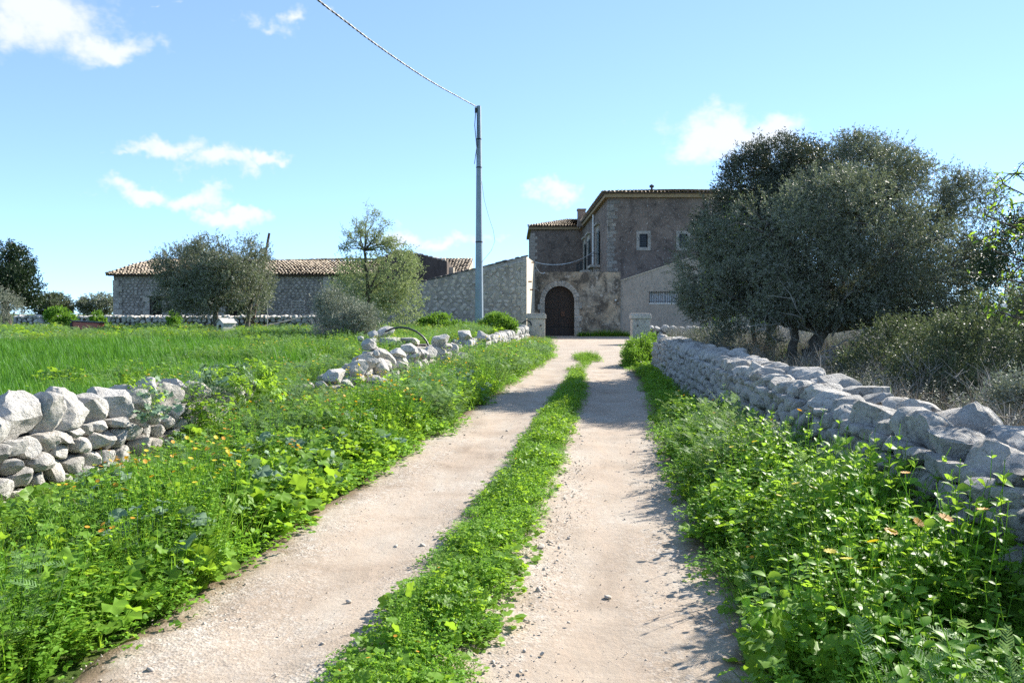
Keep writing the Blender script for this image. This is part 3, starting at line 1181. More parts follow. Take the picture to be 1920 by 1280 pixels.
for k, (px, py, Y, sx, sy, sz) in enumerate(loose):
    p = P(px, py, Y)
    f_ = (r.uniform(.8, 1.25), r.uniform(.8, 1.2), r.uniform(.75, 1.15))
    cap(w, np.array(p), Rl, sx * f_[0], sy * f_[1], sz * f_[2], 700 + k, M['limestone'], r.uniform(-.8, .8), r.uniform(-.5, .5), r.uniform(-.4, .4), sub=4, power=0.8, cuts=16, rough=0.07)
    for j in range(2):
        q_ = p + Vector((r.gauss(0, .22), r.gauss(0, .3), -sz * r.uniform(.5, 1.2)))
        q_.z = max(q_.z, float(H(q_.x, q_.y)) + .04)
        ss_ = r.uniform(.07, .14)
        cap(w, np.array(q_), Rl, ss_ * r.uniform(.9, 1.4), ss_, ss_ * r.uniform(.6, 1), 5700 + k * 3 + j, M['limestone'], r.uniform(-1.5, 1.5), r.uniform(-.5, .5), r.uniform(-.4, .4), sub=3, power=0.8, cuts=14)
    # packing stones underneath so that nothing floats
    zg = float(H(p.x, p.y))
    zz = p.z - sz * 0.9
    j = 0
    while zz > zg + 0.02 and j < 5:
        h2 = r.uniform(0.08, 0.13)
        cap(w, np.array((p.x + r.uniform(-.08, .08), p.y + r.uniform(-.08, .08), zz - h2 * 0.5)), Rl, sx * 0.95, sy * 0.95, h2 * 1.1, 1700 + k * 7 + j, M['limestone'], r.uniform(-.8, .8), r.uniform(-.15, .15), 0, sub=2)
        zz -= h2 * 1.5
        j += 1
for k in range(60):
    yy = r.uniform(13.7, 21.2)
    hh_ = r.uniform(.12, .21)
    top_ = np.interp(yy, [13.7, 15, 17, 19, 21], [.3, .6, .72, .66, .5])
    q_ = np.array([float(wall_l(yy)) - r.uniform(.0, .5), yy, r.uniform(.12, top_)])
    cap(w, q_, Rl, hh_ * r.uniform(.9, 1.5), hh_ * r.uniform(.8, 1.2), hh_ * r.uniform(.55, 1.0), 6200 + k, M['limestone'], r.uniform(-1.5, 1.5), r.uniform(-.4, .4), r.uniform(-.3, .3), sub=3, power=0.8, cuts=14, rough=.08)
core_box(w, wl_pt(15.2), wl_pt(20.4), -0.1, 0.42, 0.2, 0.3)
build_face(w, wl_pt(14.8), wl_pt(20.5), -0.05, 0.55, 0.27, 0.2, 18, M['limestone'], seg=12, depth=0.14)
# low stretch with upright coping up to the pillar
b0, b1 = wl_pt(20.4), np.array([0.95, 42.0])
core_box(w, b0, b1, -0.1, 0.5, 0.15, 0.4)
Rb = frame(*(b1 - b0))
Lb = float(np.linalg.norm(b1 - b0))
db = (b1 - b0) / Lb
u, k = 0.0, 0
while u < Lb:
    ln = r.uniform(0.22, 0.38)
    xy = b0 + db * (u + ln / 2)
    hz = r.uniform(0.17, 0.26) + 0.0022 * u
    top = np.interp(xy[1], [20, 28, 36, 42], [0.52, 0.55, 0.66, 0.8])
    pos = np.array([*xy, top]) + Rb[:, 1] * 0.28
    cap(w, pos, Rb, ln * 0.56, 0.28, hz, 2500 + k, M['limestone'], r.uniform(-.2, .2), r.uniform(-.35, .1), 0, sub=2, power=0.65)
    u += ln
    k += 1
build_face(w, b0, b1, 0.0, 0.62, 0.36, 0.25, 19, M['limestone'], seg=10, depth=0.13, sep_near=0)
w.finish()

# --- low wall across the far end of the field
fw0, fw1 = np.array(P(22, 600, 47).xy), np.array(P(640, 600, 43).xy)
zf = 0.66
w = Wall('dry_stone_wall', 'low dry stone wall running across the field in front of the barn', (fw0[0], fw0[1], zf))
core_box(w, fw0, fw1, 0.3, zf + 0.68, 0.12, 0.3)
Rf = frame(*(fw1 - fw0))
Lf = float(np.linalg.norm(fw1 - fw0))
df = (fw1 - fw0) / Lf
u, k = 0.0, 0
while u < Lf:
    ln = r.uniform(0.2, 0.34)
    xy = fw0 + df * (u + ln / 2)
    pos = np.array([*xy, zf + 0.78 + r.uniform(-.02, .03)]) + Rf[:, 1] * 0.25
    cap(w, pos, Rf, ln * 0.56, 0.25, r.uniform(.12, .16), 3500 + k, M['limestone'], r.uniform(-.3, .3), r.uniform(-.3, .1), 0, sub=2, power=0.7)
    u += ln
    k += 1
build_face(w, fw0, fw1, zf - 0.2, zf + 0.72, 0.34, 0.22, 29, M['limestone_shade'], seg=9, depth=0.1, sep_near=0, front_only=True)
w.finish()

# --- low wall leaving the right-hand pillar
cw0, cw1 = np.array((7.75, 45.6)), np.array((24.0, 44.5))
w = Wall('dry_stone_wall', 'short dry stone wall of rounded white stones leaving the gate pillar below the shed', (7.75, 45.6, 0))
core_box(w, cw0, cw1, 0.0, 0.66, 0.12, 0.35)
Rc = frame(*(cw1 - cw0))
Lc = float(np.linalg.norm(cw1 - cw0))
dc = (cw1 - cw0) / Lc
u, k = 0.0, 0
while u < Lc:
    ln = r.uniform(0.34, 0.52)
    xy = cw0 + dc * (u + ln / 2)
    cap(w, np.array([*xy, 0.78]) + Rc[:, 1] * 0.25, Rc, ln * 0.54, 0.27, r.uniform(.18, .24), 4500 + k, M['limestone'], r.uniform(-.3, .3), r.uniform(-.2, .2), 0, sub=2, power=0.75)
    u += ln
    k += 1
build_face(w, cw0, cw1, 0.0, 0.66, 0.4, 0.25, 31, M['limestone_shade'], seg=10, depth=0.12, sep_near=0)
w.finish()

# ------------------------------------------------------------------ gate pillars


def pillar(px, Y, label):
    c = P(px, 645, Y)
    root = empty('gate_pillar', (c.x, Y, 0))
    tag(root, label, 'pillar', 'pillars of the farm gate')
    hw = 0.475
    b = MB()
    b.box(c.x - hw, c.x + hw, Y - 0.4, Y + 0.4, -0.15, 1.38)
    b.build('shaft', M['pillar'], root, bevel=0.03)
    b = MB()
    for z0, z1, e in ((1.381, 1.60, 0.06), (1.601, 1.67, 0.02)):
        b.box(c.x - hw - e, c.x + hw + e, Y - 0.4 - e, Y + 0.4 + e, z0, z1)
    b.build('cap', M['pillar'], root, bevel=0.03)
    b = MB()
    b.tube([(c.x + (0.24 if px < 1100 else -0.2), Y - 0.46, 1.02), (c.x + (0.24 if px < 1100 else -0.2), Y - 0.39, 1.02)], 0.045, 10)
    b.build('hinge_pin', M['iron'], root)
    return root


p1 = pillar(1005, 43, 'square stone gate pillar at the end of the tumbled wall')
b = MB()
b.tube([(0.55, 42.7, 1.15), (0.8, 42.55, 1.3), (0.98, 42.56, 1.2), (1.05, 42.56, 1.02)], 0.035, 6)
b.build('hinge_hook', M['iron'], p1)
pillar(1200, 43, 'square stone gate pillar beside the round green bush')

# ------------------------------------------------------------------ buildings


def wall_panel(b, o, du, L, zt, holes, depth, nrm, z0=-0.3):
    """vertical wall face from o along unit du, top height function zt(u) or number, rectangular holes (u0,u1,z0,z1) with reveals"""
    o, du, nrm = Vector(o), Vector(du), Vector(nrm)
    ztf = zt if callable(zt) else (lambda u_: zt)
    us = sorted({0.0, L, *[h[0] for h in holes], *[h[1] for h in holes]})
    us2 = []
    for a_, b_ in zip(us[:-1], us[1:]):
        n = max(1, int((b_ - a_) / 2))
        us2 += [a_ + (b_ - a_) * i / n for i in range(n)]
    us2.append(L)

    def pt(u_, z_):
        return o + du * u_ + Vector((0, 0, z_ - o.z))
    for a_, b_ in zip(us2[:-1], us2[1:]):
        m_ = (a_ + b_) / 2
        hs = sorted([h for h in holes if h[0] < m_ < h[1]], key=lambda h: h[2])
        z = z0
        for h in hs:
            b.add([pt(a_, z), pt(b_, z), pt(b_, h[2]), pt(a_, h[2])], [(0, 1, 2, 3)])
            z = h[3]
        b.add([pt(a_, z), pt(b_, z), pt(b_, ztf(b_)), pt(a_, ztf(a_))], [(0, 1, 2, 3)])
    for (a_, b_, c_, d_) in holes:
        q = [pt(a_, c_), pt(b_, c_), pt(b_, d_), pt(a_, d_)]
        back = [p - nrm * depth for p in q]
        b.add(q + back, [(0, 1, 5, 4), (1, 2, 6, 5), (2, 3, 7, 6), (3, 0, 4, 7)])


def obox(b, o, du, dn, u0, u1, n0, n1, z0, z1):
    """box in wall coordinates: along du, outwards dn"""
    o, du, dn = Vector(o), Vector(du), Vector(dn)
    base = [o + du * u0 + dn * n0, o + du * u1 + dn * n0, o + du * u1 + dn * n1, o + du * u0 + dn * n1]
    vs = [Vector((p.x, p.y, z0)) for p in base] + [Vector((p.x, p.y, z1)) for p in base]
    fs = [(0, 1, 2, 3), (7, 6, 5, 4), (4, 5, 1, 0), (5, 6, 2, 1), (6, 7, 3, 2), (7, 4, 0, 3)]
    b.add(vs, fs)


def tile_roof(name, parent, A, B, C, D, col=0.26, row=0.36, rad=0.105, seed=1, sag=0.05):
    """barrel tiles on the quad eave A->B, ridge D->C (A under D). Joined into one part"""
    A, B, C, D = map(Vector, (A, B, C, D))
    r_ = random.Random(seed)
    nrm = (B - A).cross(D - A).normalized()
    if nrm.z < 0:
        nrm = -nrm
    ncol = max(2, int(max((B - A).length, (C - D).length) / col))
    V, Q, a = [], [], []
    SEG = 4
    for i in range(ncol):
        t_ = (i + 0.5) / ncol
        e, rd = A.lerp(B, t_), D.lerp(C, t_)
        sl = rd - e
        ln = sl.length
        if ln < 0.2:
            continue
        sd = sl.normalized()
        side = sd.cross(nrm).normalized()
        nr = max(1, int(ln / row))
        for j in range(-1, nr):
            jit = r_.uniform(-0.07, 0.07)
            s0 = max(-0.12, j * row + jit)
            s1 = min(ln, (j + 1) * row + 0.1)
            lift0, lift1 = 0.055 + r_.uniform(0, 0.03), 0.0
            sg = -sag * math.sin(math.pi * t_ * 3 + seed) * math.sin(math.pi * max(0, min(1, (j + .5) / nr)))
            c0 = e + sd * s0 + nrm * (lift0 + sg) + side * r_.uniform(-.02, .02)
            c1 = e + sd * s1 + nrm * (lift1 + sg) + side * r_.uniform(-.02, .02)
            n0 = len(V)
            va = r_.random() ** 0.8
            for c_, rr in ((c0, rad * 1.08), (c1, rad * 0.86)):
                for k_ in range(SEG + 1):
                    an = math.pi * k_ / SEG
                    V.append(c_ + side * (math.cos(an) * rr) + nrm * (math.sin(an) * rr * 0.85))
                    a.append(va)
            for k_ in range(SEG):
                Q.append((n0 + k_, n0 + k_ + 1, n0 + SEG + 2 + k_, n0 + SEG + 1 + k_))
    o = link(name, np_mesh(name, np.array([v[:] for v in V]), np.array(Q), M['tile'], False, attrs={'var': a}), parent)
    o['kind'] = 'stuff'
    b_ = MB()
    th = nrm * -0.08
    b_.prism([A, B, C, D] if (C - D).length > 0.05 else [A, B, C], th)
    b_.build('roof_deck', M['wood_dark'], parent)
    return o


def rubble_face(parent, o, du, L, ztop, holes, su, sv, seed, mat, z0=0.3, depth=0.07, name='rubble_stones', top=None, shrink=.84, jit=.22):
    """joined small stones on a far wall face"""
    sites = rand_sites(L, ztop - z0, su, sv, seed, jit)
    cells = voronoi_cells(sites, (0, L, 0, ztop - z0), 1.25)
    du = np.array(du, float)
    R = np.stack([du, np.array([-du[1], du[0], 0.0]), np.array([0, 0, 1.0])], 1)
    J = Joined()
    for i, poly in enumerate(cells):
        if len(poly) < 3:
            continue
        pc = np.array(poly)
        c = pc.mean(0)
        if top and c[1] + z0 > top(c[0]) - .14:
            continue
        if any(h[0] - 0.08 < c[0] < h[1] + 0.08 and h[2] - 0.08 < c[1] + z0 < h[3] + 0.08 for h in holes):
            continue
        if np.ptp(pc[:, 0]) < 0.06 or np.ptp(pc[:, 1]) < 0.05:
            continue
        V, T, Q, cc = cell_stone(poly, depth, seed * 777 + i, seg=8, front_only=True, shrink=shrink)
        J.add(V @ R.T + np.array(o) + du * c[0] + np.array([0, 0, z0 + c[1] - o[2]]) - R[:, 1] * 0.005, T, Q)
    ob = link(name, J.mesh(name, mat), parent)
    ob['kind'] = 'stuff'
    return ob


# --- farmhouse -------------------------------------------------------------
HX, HY, HTOP = 7.7, 64.0, 11.0
house = empty('farmhouse', (HX, HY, 0))
tag(house, 'two storey farmhouse of dark weathered render with tiled hip roof', 'house')
b = MB()
win = [(2.5, 3.16, 6.95, 8.02), (5.68, 6.34, 6.95, 8.02)]
wall_panel(b, (HX, HY, 0), (1, 0, 0), 15, HTOP, win, 0.35, (0, -1, 0))
side_h = [(6.6, 8.3, 5.95, 8.9), (15.0, 16.8, 5.95, 8.9), (19.5, 21.0, 5.95, 8.9)]
# left flank, seen obliquely (runs away from the camera, face looks to -X)
wall_panel(b, (HX, HY, 0), (0, 1, 0), 24, HTOP, side_h, 0.35, (-1, 0, 0))
b.add([(HX + 15, HY, -.3), (HX + 15, HY + 30, -.3), (HX + 15, HY + 30, HTOP), (HX + 15, HY, HTOP)], [(0, 1, 2, 3)])
b.add([(HX, HY + 30, -.3), (HX, HY + 30, HTOP), (HX + 15, HY + 30, HTOP), (HX + 15, HY + 30, -.3)], [(0, 1, 2, 3)])
# far wing towards the left
WX, WY = 2.1, 88.0
wall_panel(b, (WX, WY, 0), (1, 0, 0), HX - WX, HTOP, [], 0.3, (0, -1, 0))
b.add([(WX, WY, -.3), (WX, WY, HTOP), (WX, WY + 12, HTOP), (WX, WY + 12, -.3)], [(0, 1, 2, 3)])
b.add([(WX, WY + 12, -.3), (WX, WY + 12, HTOP), (HX, WY + 12, HTOP), (HX, WY + 12, -.3)], [(0, 1, 2, 3)])
b.build('wall', M['house_render'], house)
# cornice under the eaves
b = MB()
b.box(HX - 0.3, HX + 15.3, HY - 0.3, HY + 0.1, HTOP - 0.1, HTOP + 0.22)
b.box(HX - 0.298, HX + 0.1, HY + 0.101, HY + 23.7, HTOP - 0.098, HTOP + 0.218)
b.box(WX - 0.3, HX - 0.3, WY - 0.3, WY + 0.1, HTOP - 0.12, HTOP + 0.18)
b.box(WX - 0.3, WX + 0.1, WY + 0.101, WY + 12, HTOP - 0.12, HTOP + 0.18)
b.build('cornice', M['cornice'], house)
e = 0.42
z0 = HTOP + 0.26
A, B_ = (HX - e, HY - e, z0), (HX + 15 + e, HY - e, z0)
RA, RB = (HX + 7, HY + 9, z0 + 1.55), (HX + 8, HY + 9, z0 + 1.55)
tile_roof('roof_tiles', house, A, B_, RB, RA, 0.3, 0.5, 0.12, 3, 0)
tile_roof('roof_tiles', house, (HX - e, HY + 24.4, z0), A, RA, (HX + 7, HY + 20, z0 + 1.55), 0.3, 0.6, 0.12, 4, 0)
tile_roof('roof_tiles', house, (WX - e, WY - e, z0 - .02), (HX, WY - e, z0 - .02), (HX, WY + 6, z0 + 1.4), (WX + 4.6, WY + 6, z0 + 1.4), 0.3, 0.5, 0.12, 5, 0)
# quoins
for k in range(22):
    zz = 4.4 + k * 0.30
    if zz + 0.3 > HTOP - 0.1:
        break
    long = k % 2 == 0
    b = MB()
    lu = (0.82 if long else 0.5) * random.uniform(.7, 1.1)
    b.box(HX - 0.03, HX + lu, HY - 0.03, HY + (0.5 if long else 0.85), zz + 0.008, zz + 0.292)
    b.build('quoin', M['quoin'], house, bevel=0.015)
for k in range(22):
    zz = 4.4 + k * 0.36
    if zz + 0.36 > HTOP - 0.15:
        break
    b = MB()
    b.box(WX - 0.03, WX + (0.7 if k % 2 else 0.45), WY - 0.03, WY + 0.5, zz + 0.01, zz + 0.35)
    b.build('quoin', M['shed_render'], house)
# front windows with stone surrounds and iron grilles
for (u0, u1, za, zb) in win:
    b = MB()
    o, du, dn = (HX, HY, 0), (1, 0, 0), (0, -1, 0)
    s = 0.24
    obox(b, o, du, dn, u0 - s, u0, -0.02, 0.05, za - s, zb + s)
    obox(b, o, du, dn, u1, u1 + s, -0.02, 0.05, za - s, zb + s)
    obox(b, o, du, dn, u0 + .002, u1 - .002, -0.02, 0.048, zb, zb + s)
    obox(b, o, du, dn, u0 + .002, u1 - .002, -0.02, 0.048, za - s, za)
    f = b.build('window_surround', M['white_stone'] if 'white_stone' in M else M['dressed'], house)
    b = MB()
    obox(b, o, du, dn, u0, u1, -0.30, -0.28, za, zb)
    b.build('pane', M['glass'], f)
    b = MB()
    for i in range(1, 5):
        x = HX + u0 + (u1 - u0) * i / 5
        b.tube([(x, HY + 0.06, za), (x, HY + 0.06, zb)], 0.016, 5)
    for i in range(1, 7):
        z = za + (zb - za) * i / 7
        b.tube([(HX + u0, HY + 0.06, z), (HX + u1, HY + 0.06, z)], 0.014, 5)
    b.build('grille', M['iron'], f)
# side french windows, shutters, hoods, balconies
for (u0, u1, za, zb) in side_h:
    b = MB()
    o, du, dn = (HX, HY, 0), (0, 1, 0), (-1, 0, 0)
    obox(b, o, du, dn, u0 - 0.3, u0, -0.02, 0.1, za, zb + 0.3)
    obox(b, o, du, dn, u1, u1 + 0.3, -0.02, 0.1, za, zb + 0.3)
    obox(b, o, du, dn, u0 + .002, u1 - .002, -0.02, 0.098, zb, zb + 0.3)
    obox(b, o, du, dn, u0 - 0.5, u1 + 0.5, -0.02, 0.3, zb + 0.6, zb + 0.75)
    obox(b, o, du, dn, u0 - 0.2, u1 + 0.2, -0.02, 0.08, zb + 0.301, zb + 0.599)
    f = b.build('french_window', M['dressed'], house)
    b = MB()
    obox(b, o, du, dn, u0, u1, -0.2, -0.14, za, zb)
    b.build('shutter', M['shutter'], f)
    b = MB()
    obox(b, o, du, dn, u0 - 0.75, u0 - .02, 0.102, 0.16, za, zb)
    b.build('shutter', M['shutter'], f)
    b = MB()
    obox(b, o, du, dn, u0 - 0.7, u1 + 0.7, -0.02, 0.85, za - 0.22, za - 0.02)
    obox(b, o, du, dn, u0 - 0.3, u0, -0.02, 0.5, za - 0.62, za - 0.222)
    obox(b, o, du, dn, u1, u1 + 0.3, -0.02, 0.5, za - 0.62, za - 0.222)
    ba = b.build('balcony', M['dressed'], house)
    b = MB()
    for i in range(12):
        yy = HY + u0 - 0.65 + (u1 - u0 + 1.3) * i / 11
        b.tube([(HX - 0.8, yy, za - .02), (HX - 0.8, yy, za + 0.95)], 0.014, 4)
    b.tube([(HX - 0.8, HY + u0 - .65, za + .95), (HX - 0.8, HY + u1 + .65, za + .95)], 0.022, 4)
    for yy in (HY + u0 - .65, HY + u1 + .65):
        b.tube([(HX - 0.8, yy, za + .95), (HX, yy, za + .95)], 0.02, 4)
    b.build('railing', M['iron'], ba)
b = MB()
b.tube([(HX - 0.12, HY + 10.6, 5.0), (HX - 0.12, HY + 10.6, 10.9)], 0.09, 8)
b.build('drainpipe', M['white_paint'], house)
b = MB()
b.box(6.95, 7.75, 84.2, 85.2, 10.8, 12.55)
b.box(6.88, 7.82, 84.1, 85.3, 12.551, 12.68)
b.build('chimney', M['house_render'], house)
pp = P(1222, 358, 68)
b = MB()
b.tube([(pp.x, 68, 11.6), (pp.x, 68, 12.35)], 0.09, 8)
b.tube([(pp.x, 68, 12.352), (pp.x, 68, 12.5), (pp.x, 68, 12.6)], [0.2, 0.2, 0.06], 8)
b.build('flue', M['iron'], house)

# --- gateway wall with arch ------------------------------------------------
GY_, GX0, GX1, GT = 58.7, 1.69, 7.98, 4.72
gate = empty('gateway_wall', (GX0, GY_, 0))
tag(gate, 'stained plaster gateway wall with round arch and rusty gate', 'gateway', kind='thing')
ac, ar, asz = 3.5, 1.1, 2.6
b = MB()
n = 20
xs = [ac - ar * math.cos(math.pi * i / n) for i in range(n + 1)]
zs = [asz + ar * math.sin(math.pi * i / n) for i in range(n + 1)]


def gtop(x):
    return GT + 0.05 * vnoise(x, 0, 2.0, 3) + 0.03 * vnoise(x, 3, 7, 1)


gw = list(np.linspace(GX0, ac - ar, 4))
for a_, b_ in zip(gw[:-1], gw[1:]):
    b.add([(a_, GY_, -.3), (b_, GY_, -.3), (b_, GY_, gtop(b_)), (a_, GY_, gtop(a_))], [(0, 1, 2, 3)])
gw = list(np.linspace(ac + ar, GX1, 14))
for a_, b_ in zip(gw[:-1], gw[1:]):
    b.add([(a_, GY_, -.3), (b_, GY_, -.3), (b_, GY_, gtop(b_)), (a_, GY_, gtop(a_))], [(0, 1, 2, 3)])
for i in range(n):
    b.add([(xs[i], GY_, zs[i]), (xs[i + 1], GY_, zs[i + 1]), (xs[i + 1], GY_, gtop(xs[i + 1])), (xs[i], GY_, gtop(xs[i]))], [(0, 1, 2, 3)])
    b.add([(xs[i], GY_, zs[i]), (xs[i + 1], GY_, zs[i + 1]), (xs[i + 1], GY_ + .7, zs[i + 1]), (xs[i], GY_ + .7, zs[i])], [(0, 3, 2, 1)])
for x in (ac - ar, ac + ar):
    b.add([(x, GY_, -.3), (x, GY_ + .7, -.3), (x, GY_ + .7, asz), (x, GY_, asz)], [(0, 1, 2, 3)])
gw = list(np.linspace(GX0, GX1, 22))
for a_, b_ in zip(gw[:-1], gw[1:]):
    b.add([(a_, GY_, gtop(a_)), (b_, GY_, gtop(b_)), (b_, GY_ + .7, gtop(b_)), (a_, GY_ + .7, gtop(a_))], [(0, 1, 2, 3)])
b.build('wall', M['gate_render'], gate)
# voussoirs and jamb blocks
nv = 15
for i in range(nv):
    a0_, a1_ = math.pi * i / nv + 0.008, math.pi * (i + 1) / nv - 0.008
    ro = ar + 0.36 + random.uniform(-.03, .05)
    pts = [(ac + rr * math.cos(a), GY_ - 0.05, asz + rr * math.sin(a)) for rr, a in ((ar - .01, a0_), (ro, a0_), (ro, a1_), (ar - .01, a1_))]
    b = MB()
    b.prism(pts, (0, 0.30, 0))
    b.build('voussoir', M['dressed'], gate)
for sgn in (-1, 1):
    z = -0.2
    k = 0
    while z < asz - 0.05:
        h_ = min(random.uniform(0.36, 0.5), asz - z)
        w_ = 0.36 + (0.16 if (k % 2) else 0)
        x0, x1 = sorted((ac + sgn * (ar - .01), ac + sgn * (ar + w_)))
        b = MB()
        b.box(max(x0, GX0 + .03), x1, GY_ - 0.05 - 0.004 * (k % 2), GY_ + .28, z + .006, z + h_ - .006)
        b.build('jamb_block', M['dressed'], gate, bevel=0.012)
        z += h_
        k += 1
# two leaves of sheet and lattice
b = MB()
pts = [(ac - ar, GY_ + .45, -.05), (ac + ar, GY_ + .45, -.05)] + [(xs[i], GY_ + .45, zs[i]) for i in range(n, -1, -1)]
b.prism(pts, (0, 0.03, 0))
leaf = b.build('gate_leaf', M['gate_iron'], gate)
b = MB()


def in_arch(x, z):
    return abs(x - ac) < ar - 0.03 and (z < asz or (x - ac) ** 2 + (z - asz) ** 2 < (ar - .03) ** 2)


for sgn in (-1, 1):
    for k in range(-30, 31):
        c_ = k * 0.19
        seg = []
        for j in range(0, 75):
            z = 0.75 + j * 0.04
            x = ac + sgn * (z * 0.55) + c_
            if in_arch(x, z):
                seg.append((x, GY_ + 0.43, z))
        if len(seg) > 2:
            b.tube([seg[0], seg[-1]], 0.013, 4)
b.build('lattice', M['lattice'], leaf)
b = MB()
b.box(ac - .03, ac + .03, GY_ + .40, GY_ + .448, 0, asz + ar - .05)
b.box(ac - ar + .02, ac + ar - .02, GY_ + .40, GY_ + .447, 0.7, 0.78)
b.box(ac - ar + .05, ac - .3, GY_ + .39, GY_ + .446, 2.05, 2.13)
b.build('gate_rail', M['gate_iron'], leaf)
b = MB()
b.box(ac + .12, ac + .42, GY_ + .36, GY_ + .41, 1.45, 1.85)
b.build('lock_plate', M['rust'], leaf)
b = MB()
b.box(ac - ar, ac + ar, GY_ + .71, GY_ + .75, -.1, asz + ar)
b.build('unlit_backing', M['dark'], gate)  # sheet painted near black for the unlit space behind the gate
b = MB()
b.box(7.55, 7.68, GY_ - .1, GY_ - .002, 2.6, 2.7)
b.build('lamp', M['white_paint'], gate)

# --- shed to the right of the gateway ------------------------------------
SY = 58.85
shed = empty('lean_to_shed', (GX1, SY, 0))
tag(shed, 'beige plastered lean-to with sloping top and wide barred window', 'shed')


def stop(u):
    return 4.05 + 0.325 * u if u < 5.6 else 4.05 + 0.325 * 5.6


b = MB()
hole = [(2.17, 4.29, 2.45, 3.27)]
wall_panel(b, (GX1 + .004, SY, 0), (1, 0, 0), 11, stop, hole, 0.3, (0, -1, 0))
b.add([(GX1 + .01, SY, 4.0), (GX1 + 11, SY, stop(11)), (GX1 + 11, SY + 4.8, stop(11)), (GX1 + .01, SY + 4.8, 4.0)], [(0, 1, 2, 3)])
b.build('wall', M['shed_render'], shed)
b = MB()
o, du, dn = (GX1, SY, 0), (1, 0, 0), (0, -1, 0)
for k in range(12):
    u0, u1 = 5.6 * k / 12, 5.6 * (k + 1) / 12
    b.prism([(GX1 + u0, SY - .06, stop(u0)), (GX1 + u1, SY - .06, stop(u1)), (GX1 + u1, SY - .06, stop(u1) + .07), (GX1 + u0, SY - .06, stop(u0) + .07)], (0, .3, 0))
b.build('coping', M['cream_render'], shed)
b = MB()
u0, u1, za, zb = hole[0]
obox(b, o, du, dn, u0 - .06, u1 + .06, -.05, .03, za - .08, za)
obox(b, o, du, dn, u0, u0 + .06, -.2, -.12, za, zb)
obox(b, o, du, dn, u1 - .06, u1, -.2, -.12, za, zb)
obox(b, o, du, dn, (u0 + u1) / 2 - .05, (u0 + u1) / 2 + .05, -.2, -.118, za, zb)
obox(b, o, du, dn, u0 + .06, u1 - .06, -.2, -.119, za, za + .06)
obox(b, o, du, dn, u0 + .06, u1 - .06, -.2, -.119, zb - .06, zb)
f = b.build('window_frame', M['white_paint'], shed)
b = MB()
obox(b, o, du, dn, u0, u1, -.25, -.22, za, zb)
b.build('pane', M['curtain'], f)
b = MB()
for i in range(17):
    x = GX1 + u0 + (u1 - u0) * i / 16
    b.tube([(x, SY - .03, za - .04), (x, SY - .03, zb + .04)], 0.018, 5)
for z in (za + .1, zb - .05):
    b.tube([(GX1 + u0 - .03, SY - .03, z), (GX1 + u1 + .03, SY - .03, z)], 0.016, 5)
b.build('grille', M['iron'], f)

# --- long yard building with rising top ------------------------------------
yard = empty('yard_building', (-5.6, 48, 0))
tag(yard, 'long pale rubble wall of the yard building behind the tall pole, lit end face', 'outbuilding')
C0, C1, C2 = Vector((-9.0, 48.6, 0)), Vector((0.87, 48.0, 0)), Vector((1.67, 58.65, 0))
b = MB()


def ytop(u, L):
    return 2.72 + (5.1 - 2.72) * u / L


L1 = (C1 - C0).length
d1 = (C1 - C0).normalized()
wall_panel(b, C0, d1, L1, lambda u: ytop(u, L1), [], 0.3, (0, -1, 0), -0.3)
b.build('front_wall', M['mortar_pale'], yard)
rubble_face(yard, tuple(C0), tuple(d1), L1, 5.3, [], 0.42, 0.23, 43, M['yard_render'], z0=0.2, depth=0.018, top=lambda u: ytop(u, L1), shrink=.99, jit=.1)
b = MB()
L2 = (C2 - C1).length
d2 = (C2 - C1).normalized()
wall_panel(b, C1, d2, L2, lambda u: 5.08 + 0.03 * u, [], 0.3, (1, 0, 0), -0.3)
b.build('end_wall', M['cream_render'], yard)
b = MB()
b.prism([C0 + Vector((0.02, .05, 2.6)), C1 + Vector((-.02, .05, 4.98)), C2 + Vector((-.02, 0, 5.3)), Vector((-9, 59, 2.8))], (0, 0, .03))
b.build('roof_deck', M['wood_dark'], yard)
# rough dark coping of broken stones along the sloping top
r = random.Random(77)
u = 0.1
J = Joined()
while u < L1:
    ln = r.uniform(.25, .5)
    V, Fc = blob_stone(ln * .6, .2, r.uniform(.05, .1), 8000 + int(u * 10), 2)
    V = V @ np.array(Matrix.Rotation(-math.atan((5.1 - 2.72) / L1), 3, 'Y')).T
    q = C0 + d1 * (u + ln / 2)
    V = V + np.array([q.x, q.y + .12, ytop(u + ln / 2, L1) + .02])
    J.add(V, Fc)
    u += ln * .95
link('coping', J.mesh('coping', mat_plain('dark lichen coping', (0.10, 0.095, 0.085), 0.95, scale=6, bumpd=.02)), yard)
# corner blocks
for k in range(12):
    b = MB()
    z = 0.1 + k * .4
    b.box(C1.x - (.55 if k % 2 else .35), C1.x + .012, C1.y - .03, C1.y + .25, z + .008, z + .392)
    b.build('quoin', M['dressed'], yard)
b = MB()
for k, (px, py) in enumerate(((993, 528), (999, 543), (995, 492))):
    yy = 50 + k * 2
    q = C1 + d2 * (yy - 48)
    b.tube([(q.x - .02, q.y, P(px, py, yy).z), (q.x + .22, q.y, P(px, py, yy).z)], .05, 6)
b.build('wall_bracket', M['rust'], yard)

